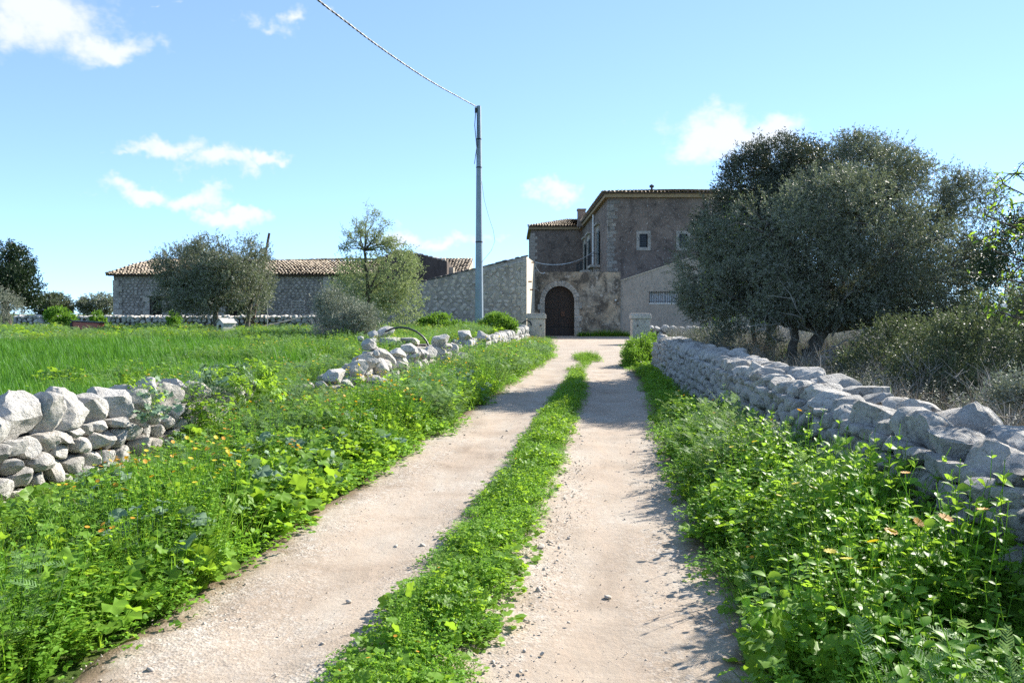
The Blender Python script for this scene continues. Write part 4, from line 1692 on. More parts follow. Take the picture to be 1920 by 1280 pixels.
# --- brown gable and tiled house behind ------------------------------------
gab = empty('gabled_outbuilding', (-8, 57, 0))
tag(gab, 'brown plastered outbuilding with sloping parapet behind the yard wall', 'outbuilding')
b = MB()
q = [P(640, 520, 57), P(745, 470, 57), P(790, 478, 57), P(838, 490, 57)]
poly = [(q[0].x, 57, -.3), (q[3].x, 57, -.3)] + [(v.x, 57, v.z) for v in q[::-1]]
b.prism(poly, (0, 6, 0))
b.build('wall', M['brown_render'], gab)
J = Joined()
for a_, c_ in ((q[0], q[1]), (q[1], q[2]), (q[2], q[3])):
    L_ = (c_ - a_).length
    k = 0
    while k * .33 < L_:
        p = a_.lerp(c_, k * .33 / L_)
        V, Fc = blob_stone(.2, .18, .08, 8500 + k, 2)
        J.add(V + np.array([p.x, 57.1, p.z + .03]), Fc)
        k += 1
link('parapet_stones', J.mesh('parapet_stones', M['rubble']), gab)

hh = empty('tiled_outbuilding', (-5, 61, 0))
tag(hh, 'small cream outbuilding with old tiled roof behind the brown gable', 'outbuilding')
e0, e1 = P(800, 517, 60.5), P(868, 520, 60.5)
r0, r1 = P(806, 483, 65), P(878, 484, 65)
b = MB()
b.prism([(e1.x, 60.5, -.3), (e1.x + .3, 69.5, -.3), (e1.x + .3, 69.5, e1.z - .1), (r1.x + .35, 65, r1.z - .12), (e1.x, 60.5, e1.z - .1)], (-5.0, 0, 0))
b.build('wall', M['cream_render'], hh)
tile_roof('roof_tiles', hh, (e0.x - 1, 60.2, e0.z), (e1.x + .15, 60.2, e1.z), (r1.x + .4, 65, r1.z), (r0.x - 1, 65, r0.z), .26, .4, .115, 8)
# sunlit side of the gable, its brightness put in as a cream block
b = MB()
p = P(844, 506, 59)
b.box(p.x - .25, p.x + .25, 59, 60, -.3, p.z + .2)
b.build('lit_side_strip', M['cream_render'], hh)

# --- stone barn --------------------------------------------------------------
BY = 50.0
bx0, bx1 = P(213, 515, BY).x, P(700, 515, BY).x
beave = P(213, 517, BY).z
barn = empty('stone_barn', (bx0, BY, 0.7))
tag(barn, 'long low rubble stone barn with old tiled hip roof across the field', 'barn')
bl = bx1 - bx0


def bu(px):
    return P(px, 560, BY).x - bx0


holes = [(bu(281), bu(305), 0.3, 2.75), (bu(424), bu(476), 0.3, 2.35), (bu(478), bu(500), 0.3, 3.2)]
b = MB()
wall_panel(b, (bx0, BY, 0), (1, 0, 0), bl, beave, holes, 0.5, (0, -1, 0))
b.add([(bx0, BY, -.3), (bx0, BY, beave), (bx0, BY + 7, beave), (bx0, BY + 7, -.3)], [(0, 1, 2, 3)])
b.add([(bx0, BY + 7, -.3), (bx0, BY + 7, beave), (bx1, BY + 7, beave), (bx1, BY + 7, -.3)], [(0, 1, 2, 3)])
b.build('wall', M['mortar'], barn)
rubble_face(barn, (bx0, BY, 0), (1, 0, 0), bl, beave - .02, holes + [(bu(340), bu(420), 0, 0.1)], 0.27, 0.175, 41, M['rubble'], depth=.045, shrink=.93)
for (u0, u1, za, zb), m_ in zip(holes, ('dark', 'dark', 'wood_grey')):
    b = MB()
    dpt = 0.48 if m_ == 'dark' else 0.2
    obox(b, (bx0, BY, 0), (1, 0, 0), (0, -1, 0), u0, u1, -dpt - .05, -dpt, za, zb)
    d_ = b.build('door', M[m_], barn)  # the dark ones are black sheets painted as unlit openings
    if m_ != 'dark':
        b = MB()
        for z in (1.1, 1.9, 2.7):
            obox(b, (bx0, BY, 0), (1, 0, 0), (0, -1, 0), u0 + .03, u1 - .03, -dpt, -dpt + .04, z, z + .12)
        b.build('ledge_board', M['wood_grey'], d_)
for (u0, u1, za, zb) in holes[:2]:
    for side in (-1, 1):
        z = 0.3
        k = 0
        while z < zb:
            h_ = min(random.uniform(.35, .5), zb - z + .001)
            w_ = .28 + .14 * (k % 2)
            a_, c_ = (u0 - w_, u0) if side < 0 else (u1, u1 + w_)
            b = MB()
            obox(b, (bx0, BY, 0), (1, 0, 0), (0, -1, 0), a_, c_, -.1, .09, z + .005, z + h_ - .005)
            b.build('jamb_block', M['dressed'], barn)
            z += h_
            k += 1
    b = MB()
    obox(b, (bx0, BY, 0), (1, 0, 0), (0, -1, 0), u0 - .3, u1 + .3, -.1, .095, zb + .005, zb + .3)
    b.build('lintel', M['dressed'], barn)
b = MB()
obox(b, (bx0, BY, 0), (1, 0, 0), (0, -1, 0), bu(607), bu(622), -.05, .12, 0.2, beave - .05)
b.build('pilaster', M['dressed'], barn)
for k in range(10):
    b = MB()
    z = .5 + k * .36
    if z + .36 > beave:
        break
    obox(b, (bx0, BY, 0), (1, 0, 0), (0, -1, 0), -.02, (.55 if k % 2 else .35), -.3, .1, z + .006, z + .354)
    b.build('quoin', M['dressed'], barn)
rz = P(290, 489, 53.5).z
hx = P(290, 486, 53.5).x
tile_roof('roof_tiles', barn, (bx0 - .2, BY - .3, beave + .05), (bx1, BY - .3, beave + .05), (bx1, BY + 3.5, rz), (hx, BY + 3.5, rz), .21, .34, .09, 11, .12)
tile_roof('roof_tiles', barn, (bx0 - .2, BY + 7.3, beave + .05), (bx0 - .2, BY - .3, beave + .05), (hx, BY + 3.5, rz), (hx, BY + 3.5, rz), .21, .34, .09, 12, 0)
r = random.Random(8)
J = Joined()
for i in range(70):
    t_ = i / 69
    x = hx + (bx1 - hx) * t_
    V, Fc = blob_stone(.19, .13, .09, 9000 + i, 2, 0.8)
    J.add(V + np.array([x, BY + 3.5, rz + .07 + .05 * math.sin(t_ * 9)]), Fc)
for i in range(16):
    t_ = i / 15
    p = Vector((bx0 - .2, BY - .3, beave + .05)).lerp(Vector((hx, BY + 3.5, rz)), t_)
    V, Fc = blob_stone(.17, .13, .09, 9100 + i, 2, 0.8)
    J.add(V + np.array([p.x, p.y, p.z + .1]), Fc)
link('ridge_tiles', J.mesh('ridge_tiles', M['cornice']), barn)

# ------------------------------------------------------------------ pole and cables
PY = 40.0
pb = P(898.5, 600, PY)
pole = empty('utility_pole', (pb.x, PY, 0.4))
tag(pole, 'tall tapered blue grey steel pole rising behind the tumbled wall', 'pole')
top = P(897, 199, PY)
b = MB()
b.tube([(pb.x, PY, 0.2), (pb.x, PY, top.z)], [0.225, 0.105], 8)
b.build('shaft', M['steel_pole'], pole)
for z in (5.2, 8.9, 10.3):
    b = MB()
    rr = 0.225 + (0.105 - 0.225) * z / top.z
    b.tube([(pb.x, PY, z), (pb.x, PY, z + .06)], rr + .012, 8)
    b.build('band', M['iron'], pole)
b = MB()
b.box(pb.x - .2, pb.x - .08, PY - .12, PY - .02, top.z - .35, top.z - .1)
b.tube([(pb.x - .15, PY - .1, top.z - .2), (pb.x - .2, PY - .16, top.z - 1.0), (pb.x - .1, PY - .17, top.z - 2.1), (pb.x - .16, PY - .2, top.z - 2.5)], .02, 5)
b.tube([(pb.x - .1, PY - .14, top.z - .4), (pb.x - .02, PY - .18, top.z - 1.6), (pb.x - .22, PY - .18, top.z - 2.9)], .016, 5)
b.build('cable_clamp', M['iron'], pole)

# overhead twisted cable
pix = [(893, 200, 40), (820, 160, 33.5), (760, 122, 29.5), (700, 80, 26), (650, 42, 23.6), (597, 1, 21.4)]
pts = [P(*q) for q in pix]
# carry on out of view towards the next pole behind
d_ = pts[-1] - pts[-2]
last = pts[-1]
for i in range(1, 12):
    last = last + d_ + Vector((0, 0, 0.09 * i))
    pts.append(last.copy())
cab = empty('overhead_cable', (pb.x, PY, top.z))
tag(cab, 'twisted overhead cable running from the pole top towards the viewer', 'cable')
dense = []
for i in range(len(pts) - 1):
    p0_ = pts[max(i - 1, 0)]
    p1_, p2_ = pts[i], pts[i + 1]
    p3_ = pts[min(i + 2, len(pts) - 1)]
    for k in range(24):
        t_ = k / 24
        dense.append(0.5 * ((2 * p1_) + (p2_ - p0_) * t_ + (2 * p0_ - 5 * p1_ + 4 * p2_ - p3_) * t_ ** 2 + (3 * p1_ - p0_ - 3 * p2_ + p3_) * t_ ** 3))
acc = 0.0
strands = [[], [], []]
for i, p in enumerate(dense):
    if i:
        acc += (p - dense[i - 1]).length
    t_ = (dense[min(i + 1, len(dense) - 1)] - dense[max(i - 1, 0)]).normalized()
    u_ = t_.cross(Vector((0, 0, 1))).normalized()
    w_ = t_.cross(u_).normalized()
    for s in range(3):
        an = acc * 6.0 + s * 2.094
        strands[s].append(p + (u_ * math.cos(an) + w_ * math.sin(an)) * 0.017)
for s in range(3):
    b = MB()
    b.tube(strands[s], 0.015, 5)
    b.build('strand', M['cable_grey' if s == 0 else 'cable_black'], cab, True)
# thin drooping wire beside the pole
wire = [P(x, y, PY - .2) for x, y in ((903, 340), (908, 375), (916, 405), (925, 432), (928, 452), (921, 470), (903, 492))]
b = MB()
b.tube(wire, 0.008, 4)
tag(b.build('loose_wire', M['cable_black']), 'thin loose wire drooping beside the steel pole', 'wire')
# white cable from yard corner to house
b = MB()
c0, c1 = P(1001, 491, 57.5), P(1122, 465, 71)
b.tube([c0.lerp(c1, t_) - Vector((0, 0, 1.0 * 4 * t_ * (1 - t_))) * 0.7 for t_ in np.linspace(0, 1, 20)], 0.03, 5)
tag(b.build('service_cable', M['white_paint']), 'white cable sagging from the yard building corner to the farmhouse', 'cable')
b = MB()
c2 = P(1022, 511, 58.6)
b.tube([c0.lerp(c2, t_) - Vector((0, 0, .35 * 4 * t_ * (1 - t_))) for t_ in np.linspace(0, 1, 10)], 0.025, 5)
tag(b.build('service_cable', M['white_paint']), 'short white cable dropping from the yard corner to the gateway wall top', 'cable')
b = MB()
b.tube([P(905, 507, 47.8), P(930, 502, 47.8), P(960, 494, 47.8), P(984, 489, 47.8)], .022, 5)
tag(b.build('wall_cable', M['cable_grey']), 'grey cable fixed along the upper yard wall', 'cable')

# ------------------------------------------------------------------ things in the field
# dog kennel
KY = 36.5
k0 = P(424, 612, KY)
ken = empty('dog_kennel', (k0.x, KY, .7), -.62)
tag(ken, 'small white dog kennel with pitched roof under the small olive tree', 'kennel')


zb = .80


def kpt(x, y, z):
    c, s = math.cos(-.62), math.sin(-.62)
    x, y, z = x * .66, y * .72, zb + (z - zb) * .7
    return (k0.x + x * c - y * s, KY + x * s + y * c, z)


b = MB()
b.prism([kpt(-.38, -.45, zb), kpt(.38, -.45, zb), kpt(.38, -.45, zb + .62), kpt(0, -.45, zb + .88), kpt(-.38, -.45, zb + .62)], Vector(kpt(0, .9, 0)) - Vector(kpt(0, 0, 0)))
b.build('body', M['kennel'], ken)
b = MB()
for s in (-1, 1):
    b.prism([kpt(0, -.52, zb + .89), kpt(s * .47, -.52, zb + .585), kpt(s * .47, -.52, zb + .62), kpt(0, -.52, zb + .935)], Vector(kpt(0, 1.04, 0)) - Vector(kpt(0, 0, 0)))
b.build('roof', M['kennel'], ken)
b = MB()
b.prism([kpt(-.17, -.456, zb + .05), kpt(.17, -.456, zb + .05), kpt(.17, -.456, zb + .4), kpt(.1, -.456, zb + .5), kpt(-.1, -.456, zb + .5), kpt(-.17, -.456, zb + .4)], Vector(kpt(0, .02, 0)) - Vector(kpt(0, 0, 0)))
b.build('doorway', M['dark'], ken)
# red box in the weeds
c = P(163, 612, 38)
box_ = empty('feed_trough', (c.x, 38, .6))
tag(box_, 'faded red metal trough with dark rim half hidden in the field weeds', 'trough')
b = MB()
b.prism([(c.x - .5, 37.7, .75), (c.x + .62, 37.8, .75), (c.x + .68, 37.8, 1.2), (c.x - .55, 37.7, 1.28)], (0, .5, 0))
b.build('body', M['red_paint'], box_)
b = MB()
b.prism([(c.x - .62, 37.66, 1.285), (c.x + .76, 37.76, 1.205), (c.x + .76, 37.76, 1.25), (c.x - .62, 37.66, 1.33)], (0, .58, 0))
b.prism([(c.x - .62, 37.66, .7), (c.x - .52, 37.66, .7), (c.x - .52, 37.66, 1.28), (c.x - .62, 37.66, 1.2)], (0, .5, 0))
b.build('rim', M['iron'], box_)
# leaning rusty beam
b = MB()
q0, q1 = P(470, 590, 44), P(505, 437, 44)
q0.z = .6
b.tube([q0, q0.lerp(q1, .62), q1], [.085, .08, .065], 6)
beam = b.build('leaning_beam', M['rust'])
tag(beam, 'dark rusty beam leaning up above the barn roof behind the olive tree', 'beam')
# thin standing pole
b = MB()
q0, q1 = P(501, 612, 40), P(501, 533, 40)
q0.z = .55
b.tube([q0, q1], .022, 6)
tag(b.build('thin_post', M['cable_grey']), 'thin pale metal post standing before the grey barn door', 'post')
# metal bed frame against barn
fr = empty('metal_frame', (P(558, 590, 46).x, 46, .7))
tag(fr, 'pale metal frame of bars standing before the barn wall', 'frame')
b = MB()
q = [P(547, 600, 46), P(547, 564, 46), P(571, 564, 46)]
b.tube(q, .025, 5)
b.build('frame_tube', M['cable_grey'], fr)
b = MB()
for y_ in (569, 574, 579):
    b.tube([P(548, y_, 46), P(571, y_, 46)], .014, 4)
b.build('cross_bar', M['cable_grey'], fr)
# rail pole lying on the field wall
b = MB()
b.tube([P(490, 612, 41), P(545, 600, 42), P(600, 585, 43)], .03, 5)
tag(b.build('lying_rail', M['twig_grey']), 'pale wooden rail lying aslant against the field wall', 'rail')
# stone trough of cut blocks and black pipe hoop at the tumbled wall
c = P(762, 640, 22)
tr = empty('stone_well', (c.x, 22, .3))
tag(tr, 'low square well head of cut grey blocks beside the tumbled wall', 'well')
r = random.Random(3)
for j, z in enumerate((.45, .67, .9)):
    for i in range(3 if j < 2 else 2):
        x0 = c.x - .55 + i * .38 + (.18 if j == 1 else 0.05)
        V, Fc = blob_stone(.19 if j < 2 else .27, .22, .105, 9500 + j * 5 + i, 3, .3, 3, .04)
        me = np_mesh('block', V, Fc, M['pillar'], True)
        shade_angle(me)
        link('block', me, tr, (x0 + (.1 if j == 2 else 0) + i * (.17 if j == 2 else 0), 21.7, z))
b = MB()
b.box(c.x - .62, c.x + .55, 21.85, 22.6, .1, .8)
b.build('block_core', M['core'], tr)
b = MB()
arc = [(722, 622), (735, 616), (750, 613.5), (765, 615), (780, 621), (793, 631), (800, 640), (805, 652)]
b.tube([P(x, y, 20.9) for x, y in arc], .026, 8)
tag(b.build('pipe_hoop', M['plastic_black'], None, True), 'black plastic pipe bent in an arc over the well blocks', 'pipe')
M['straw'] = mat_leaf('dry straw', (0.22, 0.18, 0.08), (0.36, 0.30, 0.15), (0.3, 0.25, 0.1), 0.2, 0.6)
# ------------------------------------------------------------------ plants: prototypes for scattering
def rot_to(dirv, up=None):
    """orthonormal frame with x along dirv, z roughly up"""
    x = Vector(dirv).normalized()
    u = Vector(up) if up is not None else Vector((0, 0, 1))
    if abs(x.dot(u)) > 0.97:
        u = Vector((0.3, 1, 0)).normalized()
    y = u.cross(x).normalized()
    z = x.cross(y).normalized()
    return x, y, z


def leaf_ovate(mb, p, d, nrm, ln, wd, a, fold=0.25, bend=0.25):
    x, y, z = rot_to(d, nrm)
    st = [(0, 0), (.22, .75), (.5, 1.0), (.78, .62), (1, 0)]
    vs = []
    for u, h_ in st:
        c = Vector(p) + x * (u * ln) - z * (bend * ln * u * u)
        vs.append(c)
    for u, h_ in st[1:4]:
        c = Vector(p) + x * (u * ln) - z * (bend * ln * u * u)
        vs.append(c + y * (h_ * wd * .5) + z * (fold * h_ * wd * .5))
        vs.append(c - y * (h_ * wd * .5) + z * (fold * h_ * wd * .5))
    L_, R_ = (5, 7, 9), (6, 8, 10)
    fs = [(0, 1, L_[0]), (0, R_[0], 1), (1, 2, L_[1], L_[0]), (1, R_[0], R_[1], 2), (2, 3, L_[2], L_[1]), (2, R_[1], R_[2], 3), (3, 4, L_[2]), (3, R_[2], 4)]
    mb.add(vs, fs, a)


def leaf_round(mb, p, d, nrm, rad, a, rs, lobes=5):
    """lobed, crinkled mallow leaf held by its petiole"""
    x, y, z = rot_to(d, nrm)
    n = 15
    vs = [Vector(p) + x * rad * .25]
    ph = rs.uniform(0, 6)
    for k in range(n):
        th = -2.55 + 5.1 * k / (n - 1)
        rr = rad * (1 + 0.13 * math.cos(lobes * th + .2)) * (0.92 + .12 * math.cos(th))
        zz = rad * (0.16 * math.sin(lobes * th + ph) + 0.20 * (1 - math.cos(th)) * .5 - .05)
        vs.append(Vector(p) + x * (rad * .35 + rr * math.cos(th)) + y * (rr * math.sin(th)) + z * zz)
    fs = [(0, k, k + 1) for k in range(1, n)]
    mb.add(vs, fs, a)


def blade(mb, p, d, ln, wd, a, droop=0.5, seg=4):
    d = Vector(d).normalized()
    side = d.cross(Vector((0, 0, 1)))
    if side.length < .05:
        side = Vector((random.uniform(-1, 1), random.uniform(-1, 1), 0))
    side.normalize()
    hor = Vector((d.x, d.y, 0))
    if hor.length < .05:
        hor = Vector((side.y, -side.x, 0))
    hor.normalize()
    vs, fs = [], []
    c = Vector(p)
    cur = d.copy()
    for k in range(seg + 1):
        t_ = k / seg
        w_ = wd * (1 - t_) ** .6 * .5 + .0004
        vs += [c + side * w_, c - side * w_]
        cur = (cur + (hor * .6 - Vector((0, 0, .5))) * droop * t_ / seg * 2).normalized()
        c = c + cur * (ln / seg)
    for k in range(seg):
        fs.append((2 * k, 2 * k + 1, 2 * k + 3, 2 * k + 2))
    mb.add(vs, fs, a)


def stem(mb, p, q, r0, r1, a=.3, bow=.0):
    p, q = Vector(p), Vector(q)
    m_ = (p + q) / 2 + Vector((random.uniform(-1, 1), random.uniform(-1, 1), .3)) * bow
    mb.tube([p, m_, q], [r0, (r0 + r1) / 2, r1], 3, a, False)


def pr_mallow(seed, n=34, R=.26, Hh=.32, rad=(.026, .055), mat='mallow'):
    rs = random.Random(seed)
    random.seed(seed)
    mb = MB()
    for k in range(n):
        an, rr = rs.uniform(0, 6.283), R * math.sqrt(rs.random())
        hz = Hh * (1 - .55 * (rr / R) ** 2) * rs.uniform(.35, 1.05)
        tip = Vector((math.cos(an) * rr, math.sin(an) * rr, hz))
        base = Vector((tip.x * .35, tip.y * .35, 0))
        stem(mb, base, tip, .0028, .0018, .45, .03)
        od = Vector((math.cos(an), math.sin(an), rs.uniform(-.25, .5)))
        nr = Vector((rs.gauss(0, .45), rs.gauss(0, .45), 1))
        leaf_round(mb, tip, od, nr, rs.uniform(*rad), rs.random(), rs)
    return mb.mesh('mallow_plant', M[mat], True)


def pr_leafy(seed, n=13, R=.2, Hh=.46, lf=(.024, .05), mat='leafy', wr=.62, pairs=8):
    rs = random.Random(seed)
    random.seed(seed)
    mb = MB()
    for k in range(n):
        an, rr = rs.uniform(0, 6.283), R * math.sqrt(rs.random())
        h_ = Hh * rs.uniform(.55, 1.05)
        base = Vector((math.cos(an) * rr * .5, math.sin(an) * rr * .5, 0))
        tip = Vector((math.cos(an) * rr * 1.25, math.sin(an) * rr * 1.25, h_))
        stem(mb, base, tip, .003, .0015, .5, .02)
        va = rs.uniform(0, .5)
        for j in range(pairs):
            t_ = .15 + .85 * (j + rs.random() * .6) / pairs
            p = base.lerp(tip, min(t_, 1))
            a0_ = rs.uniform(0, 6.283)
            for s in (0, math.pi):
                d = Vector((math.cos(a0_ + s), math.sin(a0_ + s), rs.uniform(.1, .8)))
                ln = rs.uniform(*lf) * (1.1 - .45 * t_)
                leaf_ovate(mb, p, d, (rs.gauss(0, .3), rs.gauss(0, .3), 1), ln, ln * wr, min(1, va + rs.uniform(0, .6)))
    return mb.mesh('leafy_weed', M[mat], True)


def pr_clover(seed, n=120, R=.2, Hh=.11, lf=(.012, .024), mat='clover'):
    rs = random.Random(seed)
    mb = MB()
    for k in range(n):
        an, rr = rs.uniform(0, 6.283), R * math.sqrt(rs.random())
        p = Vector((math.cos(an) * rr, math.sin(an) * rr, Hh * rs.uniform(.25, 1) * (1 - .4 * (rr / R) ** 2)))
        a0_ = rs.uniform(0, 6.283)
        va = rs.random()
        nr = Vector((rs.gauss(0, .35), rs.gauss(0, .35), 1))
        ln = rs.uniform(*lf)
        for j in range(3):
            aa = a0_ + j * 2.094
            leaf_ovate(mb, p, (math.cos(aa), math.sin(aa), rs.uniform(-.1, .3)), nr, ln, ln * .85, va)
    return mb.mesh('clover_mat', M[mat], True)


def pr_feather(seed, n=12, R=.22, Hh=.38, mat='feather'):
    rs = random.Random(seed)
    random.seed(seed)
    mb = MB()
    for k in range(n):
        an, rr = rs.uniform(0, 6.283), R * math.sqrt(rs.random())
        base = Vector((math.cos(an) * rr * .3, math.sin(an) * rr * .3, 0))
        tip = Vector((math.cos(an) * rr * 1.1, math.sin(an) * rr * 1.1, Hh * rs.uniform(.6, 1.05)))
        stem(mb, base, tip, .003, .0015, .4, .02)
        for f in range(7):
            t_ = .25 + .75 * f / 6
            p = base.lerp(tip, t_)
            a0_ = rs.uniform(0, 6.283)
            d = Vector((math.cos(a0_), math.sin(a0_), rs.uniform(.2, .9))).normalized()
            fl = rs.uniform(.06, .11)
            x, y, z = rot_to(d)
            for j in range(9):
                u = (j + 1) / 9
                q = p + x * (fl * u) - z * (.15 * fl * u * u)
                ll = fl * .38 * (1.05 - u * .7)
                va = rs.random()
                for s in (-1, 1):
                    dd = (x * .7 + y * s + z * rs.uniform(-.2, .3)).normalized()
                    e = q + dd * ll
                    sw = x * .0022
                    mb.add([q - sw, q + sw, e + sw * .6, e - sw * .6], [(0, 1, 2, 3)], va)
                    for b_ in (.45, .75):
                        m2 = q.lerp(e, b_)
                        e2 = m2 + (dd + x * .8).normalized() * ll * .4
                        mb.add([m2 - sw * .8, m2 + sw * .8, e2], [(0, 1, 2)], va)
    return mb.mesh('feathery_weed', M[mat], False)


def pr_grass(seed, n=26, R=.12, Hh=.3, wd=.006, mat='grass', lean=.45, droop=.6):
    rs = random.Random(seed)
    random.seed(seed)
    mb = MB()
    for k in range(n):
        an, rr = rs.uniform(0, 6.283), R * math.sqrt(rs.random())
        d = Vector((rs.gauss(0, lean), rs.gauss(0, lean), 1))
        blade(mb, (math.cos(an) * rr, math.sin(an) * rr, -.01), d, Hh * rs.uniform(.55, 1.1), wd * rs.uniform(.7, 1.3), rs.random(), droop * rs.uniform(.4, 1.4))
    return mb.mesh('grass_tuft', M[mat], True)


def pr_flower(seed, mat, n=3, R=.12, Hh=.4, rad=.0155, petals=11):
    rs = random.Random(seed)
    random.seed(seed)
    mb = MB()
    for k in range(n):
        an, rr = rs.uniform(0, 6.283), R * math.sqrt(rs.random())
        tip = Vector((math.cos(an) * rr, math.sin(an) * rr, Hh * rs.uniform(.8, 1.1)))
        mb.cur = 0
        stem(mb, (tip.x * .5, tip.y * .5, 0), tip, .0018, .0015, .5, .02)
        mb.cur = 1
        nr = Vector((rs.gauss(0, .5), rs.gauss(0, .5), 1)).normalized()
        x, y, z = rot_to((1, .2, 0), nr)
        rd = rad * rs.uniform(.75, 1.2)
        vs = [tip + z * .003]
        for j in range(petals * 2):
            th = math.pi * j / petals
            r_ = rd if j % 2 == 0 else rd * .72
            vs.append(tip + (x * math.cos(th) + y * math.sin(th)) * r_ + z * (rd * .3))
        mb.add(vs, [(0, 1 + j, 1 + (j + 1) % (petals * 2)) for j in range(petals * 2)], rs.random())
    return mb.mesh('flower_stalk', [M['leafy'], M[mat]], False)


def pr_brush(seed, n=26, R=.35, Hh=.6, mat='twig_dry', side=4, r0=.0045):
    rs = random.Random(seed)
    random.seed(seed)
    mb = MB()
    for k in range(n):
        an = rs.uniform(0, 6.283)
        p = Vector((math.cos(an), math.sin(an), 0)) * R * .4 * rs.random()
        d = Vector((rs.gauss(0, .6), rs.gauss(0, .6), rs.uniform(.4, 1.2))).normalized()
        L_ = Hh * rs.uniform(.5, 1.1)
        q = p + d * L_
        q.z = max(q.z, .03)
        m_ = p.lerp(q, .5) + Vector((rs.gauss(0, .05), rs.gauss(0, .05), rs.gauss(.05, .05)))
        mb.tube([p, m_, q], [r0, r0 * .7, r0 * .3], 3, rs.random(), False)
        for j in range(side):
            b_ = p.lerp(m_, 1) if j % 2 else m_.lerp(q, rs.random() * .7)
            e = b_ + (d * .5 + Vector((rs.gauss(0, .7), rs.gauss(0, .7), rs.gauss(.2, .5)))).normalized() * L_ * rs.uniform(.2, .45)
            mb.tube([b_, e], [r0 * .5, r0 * .2], 3, rs.random(), False)
    return mb.mesh('dry_brush', M[mat], False)


PROTO_N = [0]


def protos(meshes):
    c = bpy.data.collections.new('plant_kinds')
    for i, me in enumerate(meshes):
        o = bpy.data.objects.new('kind_%02d_%s' % (i, me.name.split('.')[0]), me)
        c.objects.link(o)
    return c


def scatter(name, label, coll, pts, rots, scl, pick, cat='plants'):
    me = bpy.data.meshes.new(name)
    n = len(pts)
    me.vertices.add(n)
    me.vertices.foreach_set('co', np.asarray(pts, np.float32).ravel())
    for nm, tp, arr, key in (('rot', 'FLOAT_VECTOR', rots, 'vector'), ('scl', 'FLOAT_VECTOR', scl, 'vector')):
        at = me.attributes.new(nm, tp, 'POINT')
        at.data.foreach_set(key, np.asarray(arr, np.float32).ravel())
    at = me.attributes.new('pick', 'INT', 'POINT')
    at.data.foreach_set('value', np.asarray(pick, np.int32))
    me.update()
    o = bpy.data.objects.new(name, me)
    COL.objects.link(o)
    ng = bpy.data.node_groups.new(name, 'GeometryNodeTree')
    ng.interface.new_socket('Geometry', in_out='INPUT', socket_type='NodeSocketGeometry')
    ng.interface.new_socket('Geometry', in_out='OUTPUT', socket_type='NodeSocketGeometry')
    N, L = ng.nodes, ng.links
    gi, go = N.new('NodeGroupInput'), N.new('NodeGroupOutput')
    iop = N.new('GeometryNodeInstanceOnPoints')
    ci = N.new('GeometryNodeCollectionInfo')
    ci.inputs['Collection'].default_value = coll
    ci.inputs['Separate Children'].default_value = True
    ci.inputs['Reset Children'].default_value = True
    iop.inputs['Pick Instance'].default_value = True

    def attr(nm, tp):
        a = N.new('GeometryNodeInputNamedAttribute')
        a.data_type = tp
        a.inputs['Name'].default_value = nm
        return a.outputs['Attribute']
    L.new(gi.outputs[0], iop.inputs['Points'])
    L.new(ci.outputs[0], iop.inputs['Instance'])
    L.new(attr('pick', 'INT'), iop.inputs['Instance Index'])
    L.new(attr('rot', 'FLOAT_VECTOR'), iop.inputs['Rotation'])
    L.new(attr('scl', 'FLOAT_VECTOR'), iop.inputs['Scale'])
    L.new(iop.outputs[0], go.inputs[0])
    md = o.modifiers.new('scatter', 'NODES')
    md.node_group = ng
    tag(o, label, cat, kind='stuff')
    return o


def in_view(x, y, margin=1.2):
    return y > 0.6 and abs(x) < 0.66 * y + margin


class Scat:
    def __init__(s):
        s.p, s.r, s.s, s.k = [], [], [], []

    def add(s, x, y, z, h, k, tilt=.12, w=None):
        """h: scale in z, w: scale in plan"""
        w = w or h
        s.p.append((x, y, z))
        s.r.append((random.gauss(0, tilt), random.gauss(0, tilt), random.uniform(0, 6.283)))
        s.s.append((w, w, h))
        s.k.append(k)

    def out(s, name, label, coll):
        return scatter(name, label, coll, s.p, s.r, s.s, s.k)


weed_meshes = [pr_leafy(1), pr_leafy(2, lf=(.03, .06)), pr_leafy(3, n=16, lf=(.018, .036), wr=.45, pairs=11),    # 0 1 2
               pr_mallow(4), pr_mallow(5, rad=(.03, .07)), pr_mallow(6, n=46, rad=(.02, .04)),                     # 3 4 5
               pr_clover(7), pr_clover(8, n=150, lf=(.009, .018)),                                                # 6 7
               pr_feather(9), pr_feather(10, n=15), pr_grass(11), pr_grass(12, n=34, R=.16, lean=.6),              # 8 9 10 11
               pr_mallow(13, mat='greyleaf', n=30, rad=(.03, .06)), pr_leafy(14, mat='greyleaf', lf=(.02, .04), wr=.5),
               pr_leafy(15, n=10, lf=(.045, .08), wr=.66, pairs=7), pr_grass(16, n=9, R=.12, Hh=.5, wd=.004, mat='straw', lean=.35, droop=.4)]  # 12 13
WEEDS = protos(weed_meshes)
flower_meshes = [pr_flower(1, 'petal_orange'), pr_flower(2, 'petal_orange', n=5), pr_flower(3, 'petal_yellow', n=4), pr_flower(4, 'petal_white', n=4, rad=.011)]
FLOWERS = protos(flower_meshes)
CROPS = protos([pr_grass(31, n=30, R=.16, Hh=.46, wd=.011, mat='crop', lean=.18, droop=.35), pr_grass(32, n=30, R=.16, Hh=.42, wd=.012, mat='crop', lean=.25, droop=.5),
                pr_grass(33, n=26, R=.16, Hh=.4, wd=.01, mat='crop', lean=.3, droop=.4)])
